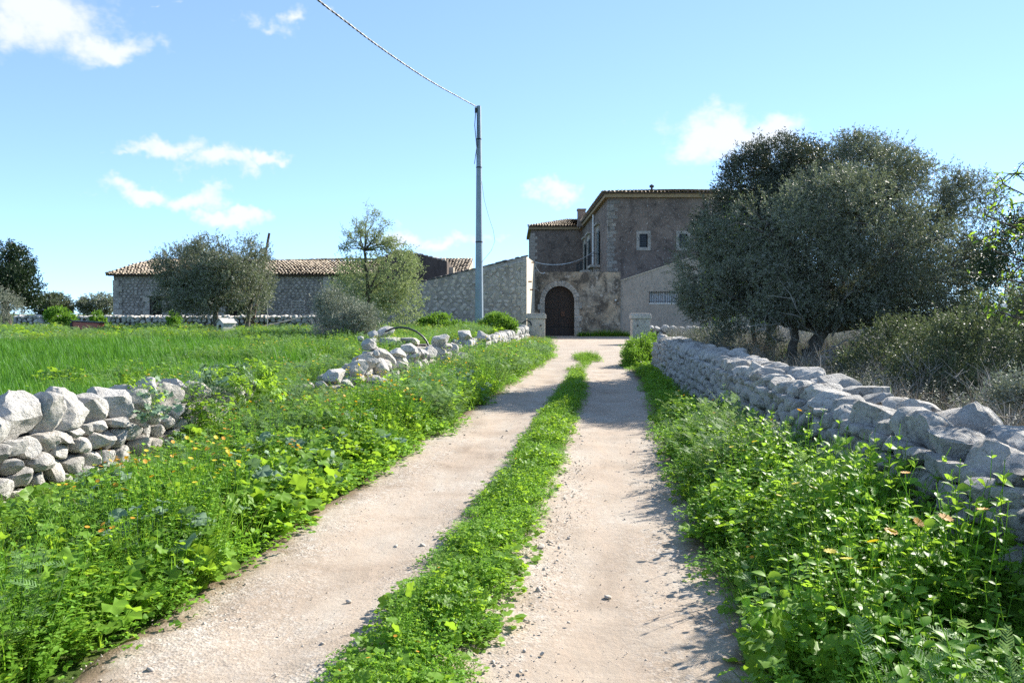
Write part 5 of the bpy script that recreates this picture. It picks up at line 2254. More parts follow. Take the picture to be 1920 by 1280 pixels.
BRUSH = protos([pr_brush(41), pr_brush(42, n=34, Hh=.45), pr_brush(43, mat='twig_grey', Hh=.7), pr_grass(44, n=40, R=.2, Hh=.4, wd=.005, mat='grass', lean=.7), pr_leafy(45, n=18, R=.28, Hh=.5, lf=(.02, .036), mat='shrub', wr=.45, pairs=10), pr_leafy(46, n=18, R=.28, Hh=.45, lf=(.018, .032), mat='grey_shrub', wr=.45, pairs=10)])

NOM = [.46, .46, .46, .32, .32, .32, .11, .11, .38, .38, .3, .3, .32, .46, .46, .5]


def pickw(rs, table):
    ks, ws = zip(*table)
    return rs.choices(ks, ws)[0]


def patchy(x, y, s, seed):
    return 0.5 + 0.8 * vnoise(x, y, s, seed)


# --- left verge
rs = random.Random(101)
random.seed(5)
S, FL = Scat(), Scat()
FLK = []
yb = 2.2
while yb < 43:
    dy = 0.25 if yb < 14 else 0.5
    l, r_ = float(wall_l(yb)) + .12, float(road_l(yb))
    l = max(l, -.66 * yb - 2.0)
    dens = 58 * min(1, (7.5 / yb) ** .8)
    n = dens * max(0, r_ - l) * dy
    n = int(n) + (rs.random() < n % 1)
    for _ in range(n):
        x, y = rs.uniform(l, r_ + .05), yb + rs.random() * dy
        if x > road_l(y) + .14 * vnoise(x, y, 1.2, 8) - .1:
            continue
        t_ = min(1, max(0, (float(road_l(y)) - x) / max(.3, float(road_l(y)) - float(wall_l(y)))))
        nearw = 1 - float(sstep(8.2, 9.6, y))
        lat = float(road_l(y)) - x
        rise = min(1, lat / .45) ** .7
        ht = (.14 + (.5 - .2 * nearw) * rise) * (1 - .8 * nearw * float(sstep(.42, .82, t_))) * (0.55 + 1.0 * max(0, patchy(x, y, 1.1, 3)))
        if 8.5 < y < 12.5 and t_ > .75:
            ht *= .72
        if y > 24:
            ht = min(ht, .42)
        if 12.8 < y < 21 and t_ > .55:
            ht *= .5
        if 9.3 < y < 14 and .4 < t_ < .9:
            ht = min(ht, .36)
        g1 = patchy(x, y, .75, 11) + .12 * rs.gauss(0, 1)
        if g1 > .72:
            tab = [(3, 1), (4, .8), (5, .6), (12, .25)]
        elif g1 > .5:
            tab = [(2, 1.6), (0, .5), (11, .7), (10, .5), (5, .3)]
        elif g1 > .3:
            tab = [(0, 1), (1, 1), (14, .5), (3, .25), (2, .3)]
        else:
            tab = [(8, 1), (9, 1), (13, .35), (2, .4), (11, .4)]
        tab = tab + [(15, .12)]
        if lat < .22:
            tab = [(15, .15), (6, 1), (7, 1), (10, .4), (11, .6), (2, .4), (5, .5)]
        k = pickw(rs, tab)
        sz = ht / NOM[k] * rs.uniform(.75, 1.2)
        wdt = max(.55, min(1.35, sz)) * (1 + y / 60)
        if k in (3, 4, 5):
            sz, wdt = min(sz, 1.3), min(wdt, 1.1)
        S.add(x, y, ground_z(x, y) - .01, max(.3, min(sz, 1.9)), k, .14, wdt)
        ff = patchy(x, y, .55, 21)
        if rs.random() < (.26 if ff > .58 else .04) and t_ > .1:
            FL.add(x, y, ground_z(x, y), ht / .4 * 1.08, rs.choices([0, 1, 2, 3], [.4, .3, .6, .06])[0], .1, 1 + y / 50)
    yb += dy
# mallows climbing over the near wall
for _ in range(70):
    y = rs.uniform(8.4, 11.8)
    if rs.random() > sstep(7.9, 10.2, y) + .08:
        continue
    x = float(wall_l(y)) + rs.uniform(-.35, .35)
    z = rs.uniform(.1, .78) if x > float(wall_l(y)) - .05 else .7
    S.add(x, y, z, rs.uniform(.5, .95), rs.choice([12, 12, 13, 3, 5, 5]), .5)
S.out('verge_weeds', 'dense leafy green weeds between the tumbled wall and the track', WEEDS)

# --- right verge
MOUNDS = [(2.3, 8.7, .5, .72), (2.0, 7.4, .45, .55), (2.6, 9.9, .42, .55), (2.25, 6.3, .45, .7), (2.1, 4.9, .5, .8), (2.1, 3.8, .55, .88), (1.65, 4.6, .4, .52), (1.65, 3.5, .45, .6), (2.35, 5.5, .35, .72), (2.9, 11.3, .35, .36), (1.75, 5.9, .3, .4)]
S = Scat()
yb = 1.6
while yb < 43:
    dy = 0.2 if yb < 12 else 0.5
    l, r_ = float(road_r(yb)), float(wall_r(yb)) - .02
    r_ = min(r_, .66 * yb + 1.5)
    if yb > 24:
        r_ = min(r_, l + 1.6)
    dens = 66 * min(1, (7.0 / yb) ** .7)
    n = dens * max(0, r_ - l) * dy
    n = int(n) + (rs.random() < n % 1)
    for _ in range(n):
        x, y = rs.uniform(l - .06, r_), yb + rs.random() * dy
        ed = .1 * vnoise(x, y, 1.1, 6)
        if x < road_r(y) + ed + .04:
            continue
        t_ = min(1, max(0, (x - float(road_r(y))) / max(.3, float(wall_r(y)) - float(road_r(y)))))
        prof = np.interp(y, [2, 4, 5.5, 8.5, 10.5, 12.5, 16, 24, 30], [.5, .48, .44, .42, .34, .24, .18, .18, .25])
        md = max(hh * math.exp(-((x - mx) / mr) ** 2 - ((y - my) / (mr * 1.3)) ** 2) for mx, my, mr, hh in MOUNDS)
        ht = (.1 + prof * min(1, t_ * 2.4) ** .8) * (.6 + .8 * max(0, patchy(x, y, .9, 13))) * (1 - .35 * float(sstep(.72, 1.0, t_)))
        ht = max(ht, (.12 + md) * rs.uniform(.8, 1.05) * (.3 + .7 * min(1, max(0, x - float(road_r(y))) / .25)))
        g1 = patchy(x, y, .8, 17)
        tab = [(0, 1.2), (1, 1.5), (14, 2.6 if y < 7 else .6), (2, .6), (3, .5 if g1 > .5 else .1), (4, .9 if g1 > .55 else .1), (8, 1.1 if g1 < .42 else .08), (9, 1.0 if g1 < .42 else .08), (11, .2), (15, .12)]
        if t_ < .12 or (prof < .27 and md < .12):
            tab = [(6, 1), (7, 1), (10, .5), (11, .8), (2, .6), (5, .8)]
        if y > 12 and rs.random() < .35:
            continue
        k = pickw(rs, tab)
        sz = ht / NOM[k] * rs.uniform(.75, 1.2)
        if k in (3, 4, 5):
            sz = min(sz, 1.15)
        S.add(x, y, ground_z(x, y) - .01, max(.35, min(sz, 2.0)), k, .14, max(.5, min(1.25, sz)))
        if rs.random() < .018:
            FL.add(x, y, ground_z(x, y), ht / .4 * 1.05, rs.choices([0, 1, 2], [.6, .1, .3])[0], .1)
    yb += dy
# taller stalks against the wall
for (px, py, Y) in ((1500, 800, 8.2), (1430, 790, 9.2), (1545, 830, 7.4), (1640, 900, 6.0), (1720, 930, 5.2), (1790, 880, 4.6), (1590, 880, 6.4), (1700, 880, 5.4), (1850, 960, 3.9), (1900, 1000, 3.5), (1660, 960, 5.2)):
    top = P(px, py, Y)
    for j in range(3):
        x, y = top.x + rs.uniform(-.14, .08), Y + rs.uniform(-.15, .15)
        x = min(x, float(wall_r(y)) - .12)
        S.add(x, y, ground_z(x, y), (top.z - .02) / .46 * rs.uniform(.85, 1.0), rs.choice([0, 1, 1]), .08, rs.uniform(.7, 1.0))
S.out('verge_weeds', 'lush backlit weeds growing against the grey wall with capstones', WEEDS)

# --- strip between the wheel lines
S = Scat()
yb = 1.8
while yb < 23:
    dy = .2
    l, r_ = float(strip_l(yb)) + .07, float(strip_r(yb)) - .07
    dens = 150 * min(1, (7 / yb) ** .6)
    if yb > 17.5:
        dens *= .65
    n = dens * (r_ - l) * dy
    n = int(n) + (rs.random() < n % 1)
    for _ in range(n):
        x, y = rs.uniform(l - .05, r_ + .05), yb + rs.random() * dy
        w_ = min(x - strip_l(y), strip_r(y) - x) - .05
        if w_ < .09 * vnoise(x, y, 2.2, 31) - .02:
            continue
        ht = (.06 + .13 * min(1, w_ / .16)) * (.6 + .8 * max(0, patchy(x, y, 1.4, 33)))
        k = pickw(rs, [(6, 1.2), (7, 1.2), (5, 1.0), (3, .6 if y < 8 else .2), (2, .5), (10, .12), (4, .35 if y < 5.5 else 0)])
        S.add(x, y, .02, max(.2, min(1.5, ht / NOM[k] * rs.uniform(.8, 1.25))), k, .15, rs.uniform(.42, .68))
        if rs.random() < .012:
            FL.add(x, y, .02, .34, 0, .1, .8)
    yb += dy
for _ in range(60):
    an, rr = rs.uniform(0, 6.28), math.sqrt(rs.random())
    c = P(1100, 672, 29)
    S.add(c.x + .38 * rr * math.cos(an), 28.6 + 1.7 * rr * math.sin(an), .0, rs.uniform(.35, .8), rs.choice([0, 2, 5, 10]), .1, 1.0)
for _ in range(110):
    y = rs.uniform(21.5, 27.6)
    S.add(float(np.interp(y, [22, 27], [1.85, 2.5])) + rs.uniform(-.2, .2), y, .0, rs.uniform(.25, .6), rs.choice([10, 11, 6, 2]), .1)
S.out('strip_weeds', 'narrow strip of low clover and mallow between the two wheel lines', WEEDS)
FL.out('marigold_flowers', 'orange and yellow marigold flowers dotted through the verge weeds', FLOWERS)

# --- green cereal field
S, S2, F2 = Scat(), Scat(), Scat()
yb = 3.6
while yb < 45:
    dy = .3
    r_ = float(wall_l(yb)) - .45
    if 12.4 < yb < 15:
        r_ += .3
    l = -.66 * yb - 3.0
    dens = (26 if yb < 12 else 15 if yb < 22 else 9)
    n = int(dens * max(0, r_ - l) * dy + rs.random())
    for _ in range(n):
        x, y = rs.uniform(l, r_), yb + rs.random() * dy
        edge = r_ - x
        far = y > 27 + 4 * vnoise(x, y, .15, 2) or edge < 1.0 + .7 * vnoise(x, y, .5, 7) + (.9 if y > 14 else 0)
        z = float(H(x, y)) - .01
        far = far or (patchy(x, y, .33, 51) > .78 and rs.random() < .7)
        if far:
            k = pickw(rs, [(0, .6), (1, .5), (2, 1), (3, .5), (5, .5), (8, 1.0), (9, .8), (10, .8), (11, .8), (12, .12)])
            ht = rs.uniform(.2, .42) * (.6 + .8 * patchy(x, y, .5, 5))
            if 34.5 < y < 37.6 and (abs(x + 13.1) < 1.0 or abs(x + 20.2) < 1.2):
                ht *= .45
            if rs.random() < .8:
                S2.add(x, y, z, max(.35, ht / NOM[k]), k, .15, 1 + y / 45)
            if rs.random() < .12:
                F2.add(x, y, z, ht / .4 * 1.05, rs.choices([0, 2, 3], [.25, .5, .5] if y > 15 else [.6, .3, .1])[0], .1, 1 + y / 30)
        else:
            S.add(x, y, z, rs.uniform(.75, 1.12) * (.7 + .6 * patchy(x, y, .4, 9)), rs.randint(0, 2), .1, 1 + y / 70)
    yb += dy
S.out('cereal_crop', 'bright green young cereal blades filling the field', CROPS)
# rank mallows behind the near boulders
for _ in range(150):
    y = rs.uniform(5, 9.5)
    x = float(wall_l(y)) - rs.uniform(.6, 1.5)
    S2.add(x, y, float(H(x, y)), rs.uniform(.9, 1.6), rs.choice([3, 4, 4, 1]), .15, rs.uniform(1, 1.5))
# bare patch between the standing and the tumbled stretch, and rank growth round the pole foot
for _ in range(150):
    y = rs.uniform(10.8, 13.0)
    x = float(wall_l(y)) + rs.uniform(-.9, .3)
    S2.add(x, y, float(H(x, y)), rs.uniform(.5, .95), rs.choice([0, 1, 2, 2, 3, 5, 8, 12]), .15, 1.1)
for _ in range(900):
    y = rs.uniform(19, 44)
    x = float(wall_l(y)) - rs.uniform(.5, 5.5)
    k = rs.choice([0, 2, 2, 8, 10, 11, 9])
    S2.add(x, y, float(H(x, y)), rs.uniform(.7, 1.5), k, .15, rs.uniform(1.1, 1.7))
    if rs.random() < .16:
        F2.add(x, y, float(H(x, y)), rs.uniform(.8, 1.4), 2, .1, 1.5)
# foot of the gateway wall and forecourt edges
for _ in range(170):
    x = rs.uniform(4.9, 8.6)
    S2.add(x, 58.3 - rs.random() * .8, 0, rs.uniform(.5, 1.2), rs.choice([10, 11, 2, 0]), .1, 1.6)
for _ in range(160):
    x, y = rs.uniform(1.5, 3.4), rs.uniform(44, 56)
    if x < 1.8 + 1.2 * rs.random() * (y - 44) / 12 + .3:
        S2.add(x, y, 0, rs.uniform(.4, .9), rs.choice([10, 11, 6]), .1, 1.5)
S2.out('field_weeds', 'mixed weeds and wild flowers along the field edges and wall foot', WEEDS)
F2.out('field_flowers', 'small yellow and white wild flowers scattered over the field edge', FLOWERS)

# --- scrub floor behind the right wall
S = Scat()
for _ in range(3000):
    y = rs.uniform(1.5, 44)
    x = float(np.interp(y, [3.7, 23.5, 43], [2.4, 4.2, 7.8])) + .75 + rs.uniform(0, 1) ** 1.3 * 13
    if not in_view(x, y, 3.0):
        continue
    S.add(x, y, float(H(x, y)), rs.uniform(.6, 1.35), rs.choices([0, 1, 2, 3, 4, 5], [.6, .5, .6, .6, 1.0, .9])[0], .2, rs.uniform(.9, 1.5))
S.out('dry_undergrowth', 'dry brown brush and thin grass under the olive behind the capped wall', BRUSH)

# --- loose stones on the track
peb = []
for i in range(6):
    V, Fc = blob_stone(1, .85, .45, 6000 + i, 1 if i < 4 else 2, .8, 5, .1)
    peb.append(np_mesh('pebble', V, Fc, M['pebble'], i >= 4))
PEB = protos(peb)
S = Scat()
for _ in range(10000):
    y = 2.6 + 15 * rs.random() ** 1.5
    l, r_ = float(road_l(y)) - .1, float(road_r(y)) + .12
    x = rs.uniform(l, r_)
    rut, hump = track_profile(y, x)
    if rs.random() < .7 * rut or rs.random() < .35 * (patchy(x, y, 1.1, 44) < .4):
        continue
    sz = .0032 + .0055 * rs.random() ** 3
    if rs.random() < .02:
        sz = rs.uniform(.01, .03)
    S.add(x, y, .012 - .022 * float(rut) + .03 * float(hump), sz, rs.randint(0, 5), .5)
for _ in range(450):
    y = rs.uniform(3.2, 9.0)
    x = float(strip_r(y)) + abs(rs.gauss(.05, .14))
    S.add(x, y, .014, .004 + .011 * rs.random() ** 2, rs.randint(0, 5), .5)
S.out('loose_gravel', 'loose pale gravel and small stones lying on the track', PEB)


# ------------------------------------------------------------------ trees and bushes
def lobe(px, py, Y, rx, ry, rd=None):
    c = P(px, py, Y)
    s = Y / FPX
    return (np.array(c), np.array([rx * s, (rd if rd else rx * s), ry * s]))


def crown(name, lobes, n_sprig, leaves, sp_len, lf, wd, mat, parent, seed, up=.35, shell=.55, jag=.18, inner=.25, flat=0.0):
    r_ = np.random.default_rng(seed)
    C = np.array([l[0] for l in lobes])
    R = np.array([l[1] for l in lobes])
    wgt = r_.uniform(.65, 1.3, len(lobes)) * (R[:, 0] * R[:, 2] + R[:, 0] * R[:, 1] + R[:, 1] * R[:, 2])
    k = r_.choice(len(lobes), n_sprig, p=wgt / wgt.sum())
    d = r_.normal(size=(n_sprig, 3))
    d /= np.linalg.norm(d, axis=1, keepdims=True)
    # clumps: bunch sprig directions
    cl = r_.normal(size=(len(lobes), 20, 3))
    cl /= np.linalg.norm(cl, axis=2, keepdims=True)
    pick_ = cl[k, r_.integers(0, 20, n_sprig)]
    mixw = r_.uniform(.12, .55, n_sprig)[:, None]
    d = d * mixw + pick_ * (1 - mixw) * 1.3
    d /= np.linalg.norm(d, axis=1, keepdims=True)
    rad = np.where(r_.random(n_sprig) < inner, r_.uniform(.35, .85, n_sprig), 1 - np.abs(r_.normal(0, .5, n_sprig)) * (1 - shell) * .6)
    rad = rad + jag * np.maximum(r_.normal(0, .55, n_sprig), -.6) * .5
    base = C[k] + d * R[k] * rad[:, None]
    sd = d + np.array([0, 0, up]) + r_.normal(0, .45, (n_sprig, 3))
    sd /= np.linalg.norm(sd, axis=1, keepdims=True)
    sl = sp_len * r_.uniform(.6, 1.3, n_sprig)
    n = n_sprig * leaves
    rep = np.repeat(np.arange(n_sprig), leaves)
    t_ = r_.random(n)
    p = base[rep] + sd[rep] * (sl[rep] * t_)[:, None]
    pr = r_.normal(size=(n, 3))
    ld = sd[rep] * .55 + pr * .55
    ld /= np.linalg.norm(ld, axis=1, keepdims=True)
    ll = lf * r_.uniform(.65, 1.25, n)
    q = r_.normal(size=(n, 3))
    if flat:
        q = q + np.array([0, 0, flat])[None] * 0 + np.cross(ld, np.array([0, 0, 1.0])) * flat
    w_ = q - (q * ld).sum(1, keepdims=True) * ld
    w_ /= np.linalg.norm(w_, axis=1, keepdims=True) + 1e-9
    tip = p + ld * ll[:, None]
    mid = p + ld * (ll * .5)[:, None]
    hw = (wd * .5) * r_.uniform(.75, 1.2, n)[:, None]
    V = np.stack([p, mid + w_ * hw, tip, mid - w_ * hw], 1).reshape(-1, 3)
    Fq = np.arange(n * 4).reshape(n, 4)
    var = np.repeat(np.clip(r_.random(n_sprig)[rep] * .6 + r_.random(n) * .4, 0, 1), 4)
    me = np_mesh(name, V, Fq, mat, False, attrs={'var': var})
    return link(name, me, parent)


def limb_path(p, q, r_, bend=.25, n=6):
    p, q = Vector(p), Vector(q)
    L_ = (q - p).length
    o1 = Vector((r_.gauss(0, bend), r_.gauss(0, bend), r_.gauss(.1, bend * .5))) * L_ * .5
    pts = []
    for i in range(n + 1):
        t_ = i / n
        w_ = 4 * t_ * (1 - t_)
        pts.append(p.lerp(q, t_) + o1 * w_ * .6 + Vector((r_.gauss(0, 1), r_.gauss(0, 1), r_.gauss(0, 1))) * .025 * L_ * w_)
    return pts


def trunk(parent, base, fork, lobes, r0, seed, mat, name='trunk', twigs=3, lean=None):
    r_ = random.Random(seed)
    mb = MB()
    pts = limb_path(base, fork, r_, .12, 6)
    mb.tube(pts, [r0 * (1.25 - .45 * i / 6) * (1 + .08 * r_.gauss(0, 1)) for i in range(7)], 9)
    for l in lobes:
        q = Vector(l[0])
        pts = limb_path(fork, q, r_, .2, 6)
        rr = r0 * .55
        mb.tube(pts, [rr * (1 - .8 * i / 6) for i in range(7)], 6)
        for _ in range(twigs):
            s_ = pts[r_.randint(2, 6)]
            e_ = q + Vector([r_.gauss(0, .5) * float(x) for x in l[1]])
            pt = limb_path(s_, e_, r_, .25, 4)
            mb.tube(pt, [rr * .3 * (1 - .75 * i / 4) for i in range(5)], 4)
    return mb.build(name, M[mat] if isinstance(mat, str) else mat, parent, True)


def tree(name, label, base, fork, lobes, r0, n_sprig, leaves, sp_len, lf, wd, mat, seed, group=None, cat='tree', bark='bark', twigs=3, **kw):
    root = empty(name, base)
    tag(root, label, cat, group)
    trunk(root, base, fork, lobes, r0, seed, bark, 'trunk' if cat == 'tree' else 'stems', twigs)
    crown('crown' if cat == 'tree' else 'foliage', lobes, n_sprig, leaves, sp_len, lf, wd, M[mat], root, seed + 1, **kw)
    return root


# the big wild olive behind the right wall
OY = 18.5
ob = P(1508, 700, OY)
ob.z = .25
L1_ = [lobe(1450, 350, 20.5, 95, 75, 1.3), lobe(1390, 420, 20, 85, 90, 1.2), lobe(1340, 500, 19, 72, 80, 1.0), lobe(1560, 330, 20, 100, 62, 1.3), lobe(1640, 335, 19, 90, 66, 1.2),
       lobe(1730, 385, 18.5, 95, 75, 1.2), lobe(1795, 440, 18.5, 68, 90, 1.1), lobe(1780, 520, 18, 75, 70, 1.0), lobe(1480, 450, 17.3, 110, 90, 1.2), lobe(1600, 420, 17, 110, 90, 1.3),
       lobe(1690, 480, 17, 100, 85, 1.2), lobe(1560, 530, 17, 110, 70, 1.2), lobe(1430, 550, 17.6, 100, 60, 1.1), lobe(1330, 570, 18.5, 52, 48, .7), lobe(1660, 570, 17.4, 95, 50, 1.0), lobe(1520, 400, 21, 110, 90, 1.4), lobe(1650, 420, 21, 110, 90, 1.4), lobe(1420, 500, 21, 90, 80, 1.2), lobe(1740, 500, 20.5, 90, 80, 1.2), lobe(1560, 480, 21.5, 120, 80, 1.3),
       lobe(1395, 345, 21, 50, 48, .8), lobe(1470, 300, 20.5, 55, 36, .8), lobe(1600, 290, 19.5, 60, 32, .8), lobe(1700, 330, 18.5, 45, 40, .7), lobe(1820, 370, 18.5, 42, 42, .7), lobe(1835, 490, 18, 34, 60, .6), lobe(1300, 520, 18.6, 34, 60, .6),
       lobe(1480, 578, 17.2, 70, 22, .7), lobe(1600, 570, 17.8, 70, 24, .8), lobe(1710, 575, 17.6, 80, 30, .8), lobe(1390, 585, 18.2, 65, 24, .6), lobe(1560, 560, 20.5, 140, 30, 1.0), lobe(1760, 575, 18, 60, 36, .7), lobe(1620, 540, 19.8, 100, 50, .9), lobe(1720, 545, 19.8, 90, 50, .9), lobe(1520, 550, 19.8, 90, 50, .9)]
Ldark = [l for l in L1_ if l[0][1] >= 19.9 and l[0][0] < 9.0]
L1_ = [l for l in L1_ if not (l[0][1] >= 19.9 and l[0][0] < 9.0)] + [lobe(1850, 560, 17.8, 45, 55, .7), lobe(1865, 440, 18.3, 34, 55, .6), lobe(1560, 380, 18, 90, 60, 1.0), lobe(1440, 420, 18, 70, 60, .9)]
Ldark += [lobe(1380, 440, 21.5, 70, 80, 1.0), lobe(1500, 330, 21.5, 80, 55, 1.0), lobe(1330, 540, 21, 45, 60, .8)]
db_ = P(1440, 690, 21.5)
db_.z = .25
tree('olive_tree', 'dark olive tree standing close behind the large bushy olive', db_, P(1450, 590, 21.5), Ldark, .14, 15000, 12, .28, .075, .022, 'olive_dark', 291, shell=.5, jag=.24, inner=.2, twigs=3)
T = tree('olive_tree', 'large bushy wild olive tree leaning over the grey capped wall', ob, P(1545, 620, OY), L1_, .17, 25000, 13, .26, .07, .019, 'olive', 301, shell=.5, jag=.24, inner=.2, twigs=4)
# second trunk
b = MB()
rr_ = random.Random(4)
b.tube(limb_path(ob + Vector((-.25, .1, 0)), P(1488, 600, OY), rr_, .1), [.14, .13, .12, .11, .1, .1, .09], 8)
b.build('trunk', M['bark'], T, True)
# bare grey twigs hanging below the crown
b = MB()
for (px, py, qx, qy) in [(1545, 640, 1490, 560), (1560, 630, 1600, 545), (1600, 615, 1640, 520), (1600, 615, 1590, 500), (1560, 630, 1530, 530), (1640, 610, 1700, 520), (1640, 610, 1660, 560), (1500, 640, 1440, 590), (1470, 640, 1420, 610), (1560, 650, 1640, 640), (1640, 640, 1720, 600), (1540, 660, 1600, 660)]:
    p, q = P(px, py, 16.9 + rr_.random()), P(qx, qy, 16.1 + rr_.random())
    pts = limb_path(p, q, rr_, .3, 5)
    b.tube(pts, [.02, .016, .013, .01, .008, .004], 4)
    for j in range(9):
        s_ = pts[rr_.randint(1, 5)]
        e_ = s_ + (q - p).normalized() * rr_.uniform(.1, .5) + Vector((rr_.gauss(0, .25), rr_.gauss(0, .2), rr_.gauss(.05, .22)))
        b.tube(limb_path(s_, e_, rr_, .2, 3), [.008, .006, .004, .002], 3)
b.build('bare_twigs', M['twig_grey'], T)

# fresh green tree showing between the olive branches, at its left rear
Lg = [lobe(1415, 400, 22.5, 50, 70, .9), lobe(1375, 480, 22, 48, 60, .8), lobe(1490, 360, 22.5, 45, 50, .8), lobe(1350, 560, 22, 40, 45, .7), lobe(1420, 540, 22, 55, 60, .9)]
bp = P(1420, 690, 22.4)
bp.z = .25
tree('young_tree', 'fresh green leafy tree growing up through the rear of the large olive', bp, P(1410, 600, 22.4), Lg, .07, 1500, 10, .3, .07, .034, 'bush', 311, bark='bark_dark', jag=.35)

# grey green shrubs behind the near part of the right wall
for i, (lbs, lab, mat, n) in enumerate([
    ([lobe(1800, 680, 11, 110, 80, .8), lobe(1880, 640, 11.5, 80, 90, .8), lobe(1740, 720, 11, 70, 45, .6), lobe(1860, 730, 10.5, 90, 50, .6)], 'rounded grey green shrub behind the near capstones', 'shrub', 2600),
    ([lobe(1890, 560, 14, 55, 110, .9), lobe(1930, 500, 14, 70, 100, 1.0), lobe(1900, 650, 14, 70, 80, .9)], 'tall dark shrub at the end of the olive crown', 'carob', 2600),
    ([lobe(1700, 650, 13.5, 90, 50, .7), lobe(1640, 690, 13, 70, 35, .5)], 'low grey shrub under the olive branches', 'shrub', 1300),
    ([lobe(1895, 780, 8, 90, 40, .45), lobe(1960, 760, 8, 80, 60, .5)], 'small silvery shrub close behind the capstones', 'grey_shrub', 900),
    ([lobe(1400, 650, 20, 65, 32, .7), lobe(1345, 640, 22, 50, 30, .7)], 'grey brush shrub beside the olive trunk', 'grey_shrub', 900),
]):
    c = lbs[0][0]
    bs = Vector((c[0], c[1], .25))
    tree('shrub', lab, bs, bs + Vector((.05, 0, .3)), lbs, .03, int(n * 1.35), 13, .2, .042, .019, mat, 320 + i * 3, cat='shrub', jag=.3, bark='twig_grey', twigs=6)

# almond boughs reaching in from beyond the wall, with the tree they belong to
ab = Vector((5.2, 5.6, .25))
T = empty('almond_tree', ab)
tag(T, 'almond tree with white blossom reaching over the near capstones', 'tree')
mb, lfm, blm = MB(), MB(), MB()
r_ = random.Random(12)
fork = ab + Vector((-.2, .1, 1.2))
mb.tube(limb_path(ab, fork, r_, .1), [.11, .105, .1, .095, .09, .085, .08], 8)
ends = [P(1880, 345, 7.0), P(1850, 405, 6.6), P(1862, 470, 6.4), P(1905, 325, 7.2), P(1890, 525, 6.0), P(1900, 595, 5.6), P(1925, 440, 6.2),
        Vector((4.0, 5.2, 3.3)), Vector((4.5, 5.0, 3.8)), Vector((5.3, 6.6, 3.9)), Vector((4.6, 4.2, 3.4)), Vector((3.9, 4.0, 2.9)), Vector((5.6, 5, 4.2)), Vector((6.3, 6.3, 3.8)), Vector((4.4, 3.0, 3.0)), Vector((3.7, 3.2, 2.5)), Vector((5.2, 3.4, 3.6))]
for q in ends:
    pts = limb_path(fork, q, r_, .16, 8)
    mb.tube(pts, [.022 * (1 - .11 * i) + .002 for i in range(9)], 5)
    for j in range(22):
        s_ = pts[r_.randint(3, 8)]
        e_ = s_ + Vector((r_.gauss(-.05, .17), r_.gauss(0, .2), r_.gauss(.02, .18)))
        tw = limb_path(s_, e_, r_, .2, 4)
        mb.tube(tw, [.006, .005, .004, .003, .002], 4)
        for k in range(r_.randint(7, 14)):
            c_ = tw[r_.randint(1, 4)] + Vector((r_.gauss(0, .012), r_.gauss(0, .012), r_.gauss(0, .012)))
            d_ = Vector((r_.gauss(0, .8), r_.gauss(0, .8), r_.gauss(-.1, .6)))
            leaf_ovate(lfm, c_, d_, (r_.gauss(0, .4), r_.gauss(0, .4), 1), r_.uniform(.035, .065), r_.uniform(.014, .022), r_.random())
        if r_.random() < .3:
            c_ = tw[r_.randint(2, 4)]
            nr = Vector((r_.gauss(0, .5) - .2, -.6, r_.gauss(.2, .5))).normalized()
            x_, y_, z_ = rot_to(Vector((1, 0, .1)), nr)
            vs = [c_ + z_ * .004]
            for h in range(20):
                th = 2 * math.pi * h / 20
                rad_ = .020 * (.72 + .32 * abs(math.cos(2.5 * th)))
                vs.append(c_ + (x_ * math.cos(th) + y_ * math.sin(th)) * rad_ + z_ * .008)
            blm.add(vs, [(0, 1 + h, 1 + (h + 1) % 20) for h in range(20)], r_.random())
mb.build('trunk', M['bark_dark'], T, True)
lfm.build('crown', M['almond_leaf'], T, True)
bo = blm.build('blossom', M['petal_white'], T, True)

# small olive before the barn
OB = P(410, 612, 39)
OB.z = .7
Ls = [lobe(345, 500, 39, 50, 42, 1.1), lobe(400, 485, 39, 48, 40, 1.1), lobe(455, 490, 39.5, 48, 42, 1.1), lobe(330, 545, 39, 42, 38, 1.0), lobe(390, 545, 38, 60, 45, 1.3), lobe(460, 545, 38.5, 45, 45, 1.0), lobe(430, 520, 38, 55, 45, 1.2), lobe(365, 520, 40.5, 60, 50, 1.3), lobe(475, 530, 40, 32, 35, .9)]
T = tree('olive_tree', 'small dark olive tree standing over the white kennel before the barn', OB, P(405, 580, 39), Ls, .15, 8000, 11, .4, .115, .038, 'olive', 401, shell=.5, jag=.3)
b = MB()
r_ = random.Random(9)
b.tube(limb_path((P(462, 600, 39).x, 39, .65), P(478, 550, 39), r_, .1), [.12, .11, .1, .1, .09, .08, .07], 7)
b.build('trunk', M['bark'], T, True)
b = MB()
for j in range(60):
    p = P(430 + r_.uniform(-20, 60), 608, 39 + r_.uniform(-.5, .5))
    p.z = .65
    b.tube([p, p + Vector((r_.gauss(0, .3), r_.gauss(0, .2), r_.uniform(.2, .8)))], [.008, .003], 3)
b.build('sucker_shoots', M['twig_dry'], T)

# pale spring tree with open upper branches
TB = P(690, 612, 33)
TB.z = .65
Lp = [lobe(700, 530, 33, 62, 55, 1.0), lobe(740, 520, 33, 42, 60, .9), lobe(665, 540, 33.5, 45, 45, .9), lobe(750, 570, 32.5, 38, 40, .8), lobe(700, 580, 32.5, 60, 35, .9), lobe(730, 480, 33.5, 35, 30, .7)]
T = tree('pale_tree', 'pale flowering tree with thin open upper branches before the yard building', TB, P(688, 560, 33), Lp, .10, 2700, 9, .4, .085, .04, 'pale_tree', 421, bark='bark_dark', jag=.35)
mb = MB()
ups = [(650, 440), (668, 412), (690, 398), (706, 405), (722, 425), (745, 450), (760, 455), (645, 470), (680, 440), (715, 445), (735, 470)]
hub = P(683, 470, 33)
mb.tube(limb_path(P(688, 560, 33), hub, r_, .05), [.085, .08, .075, .07, .065, .06, .05], 6)
tips = []
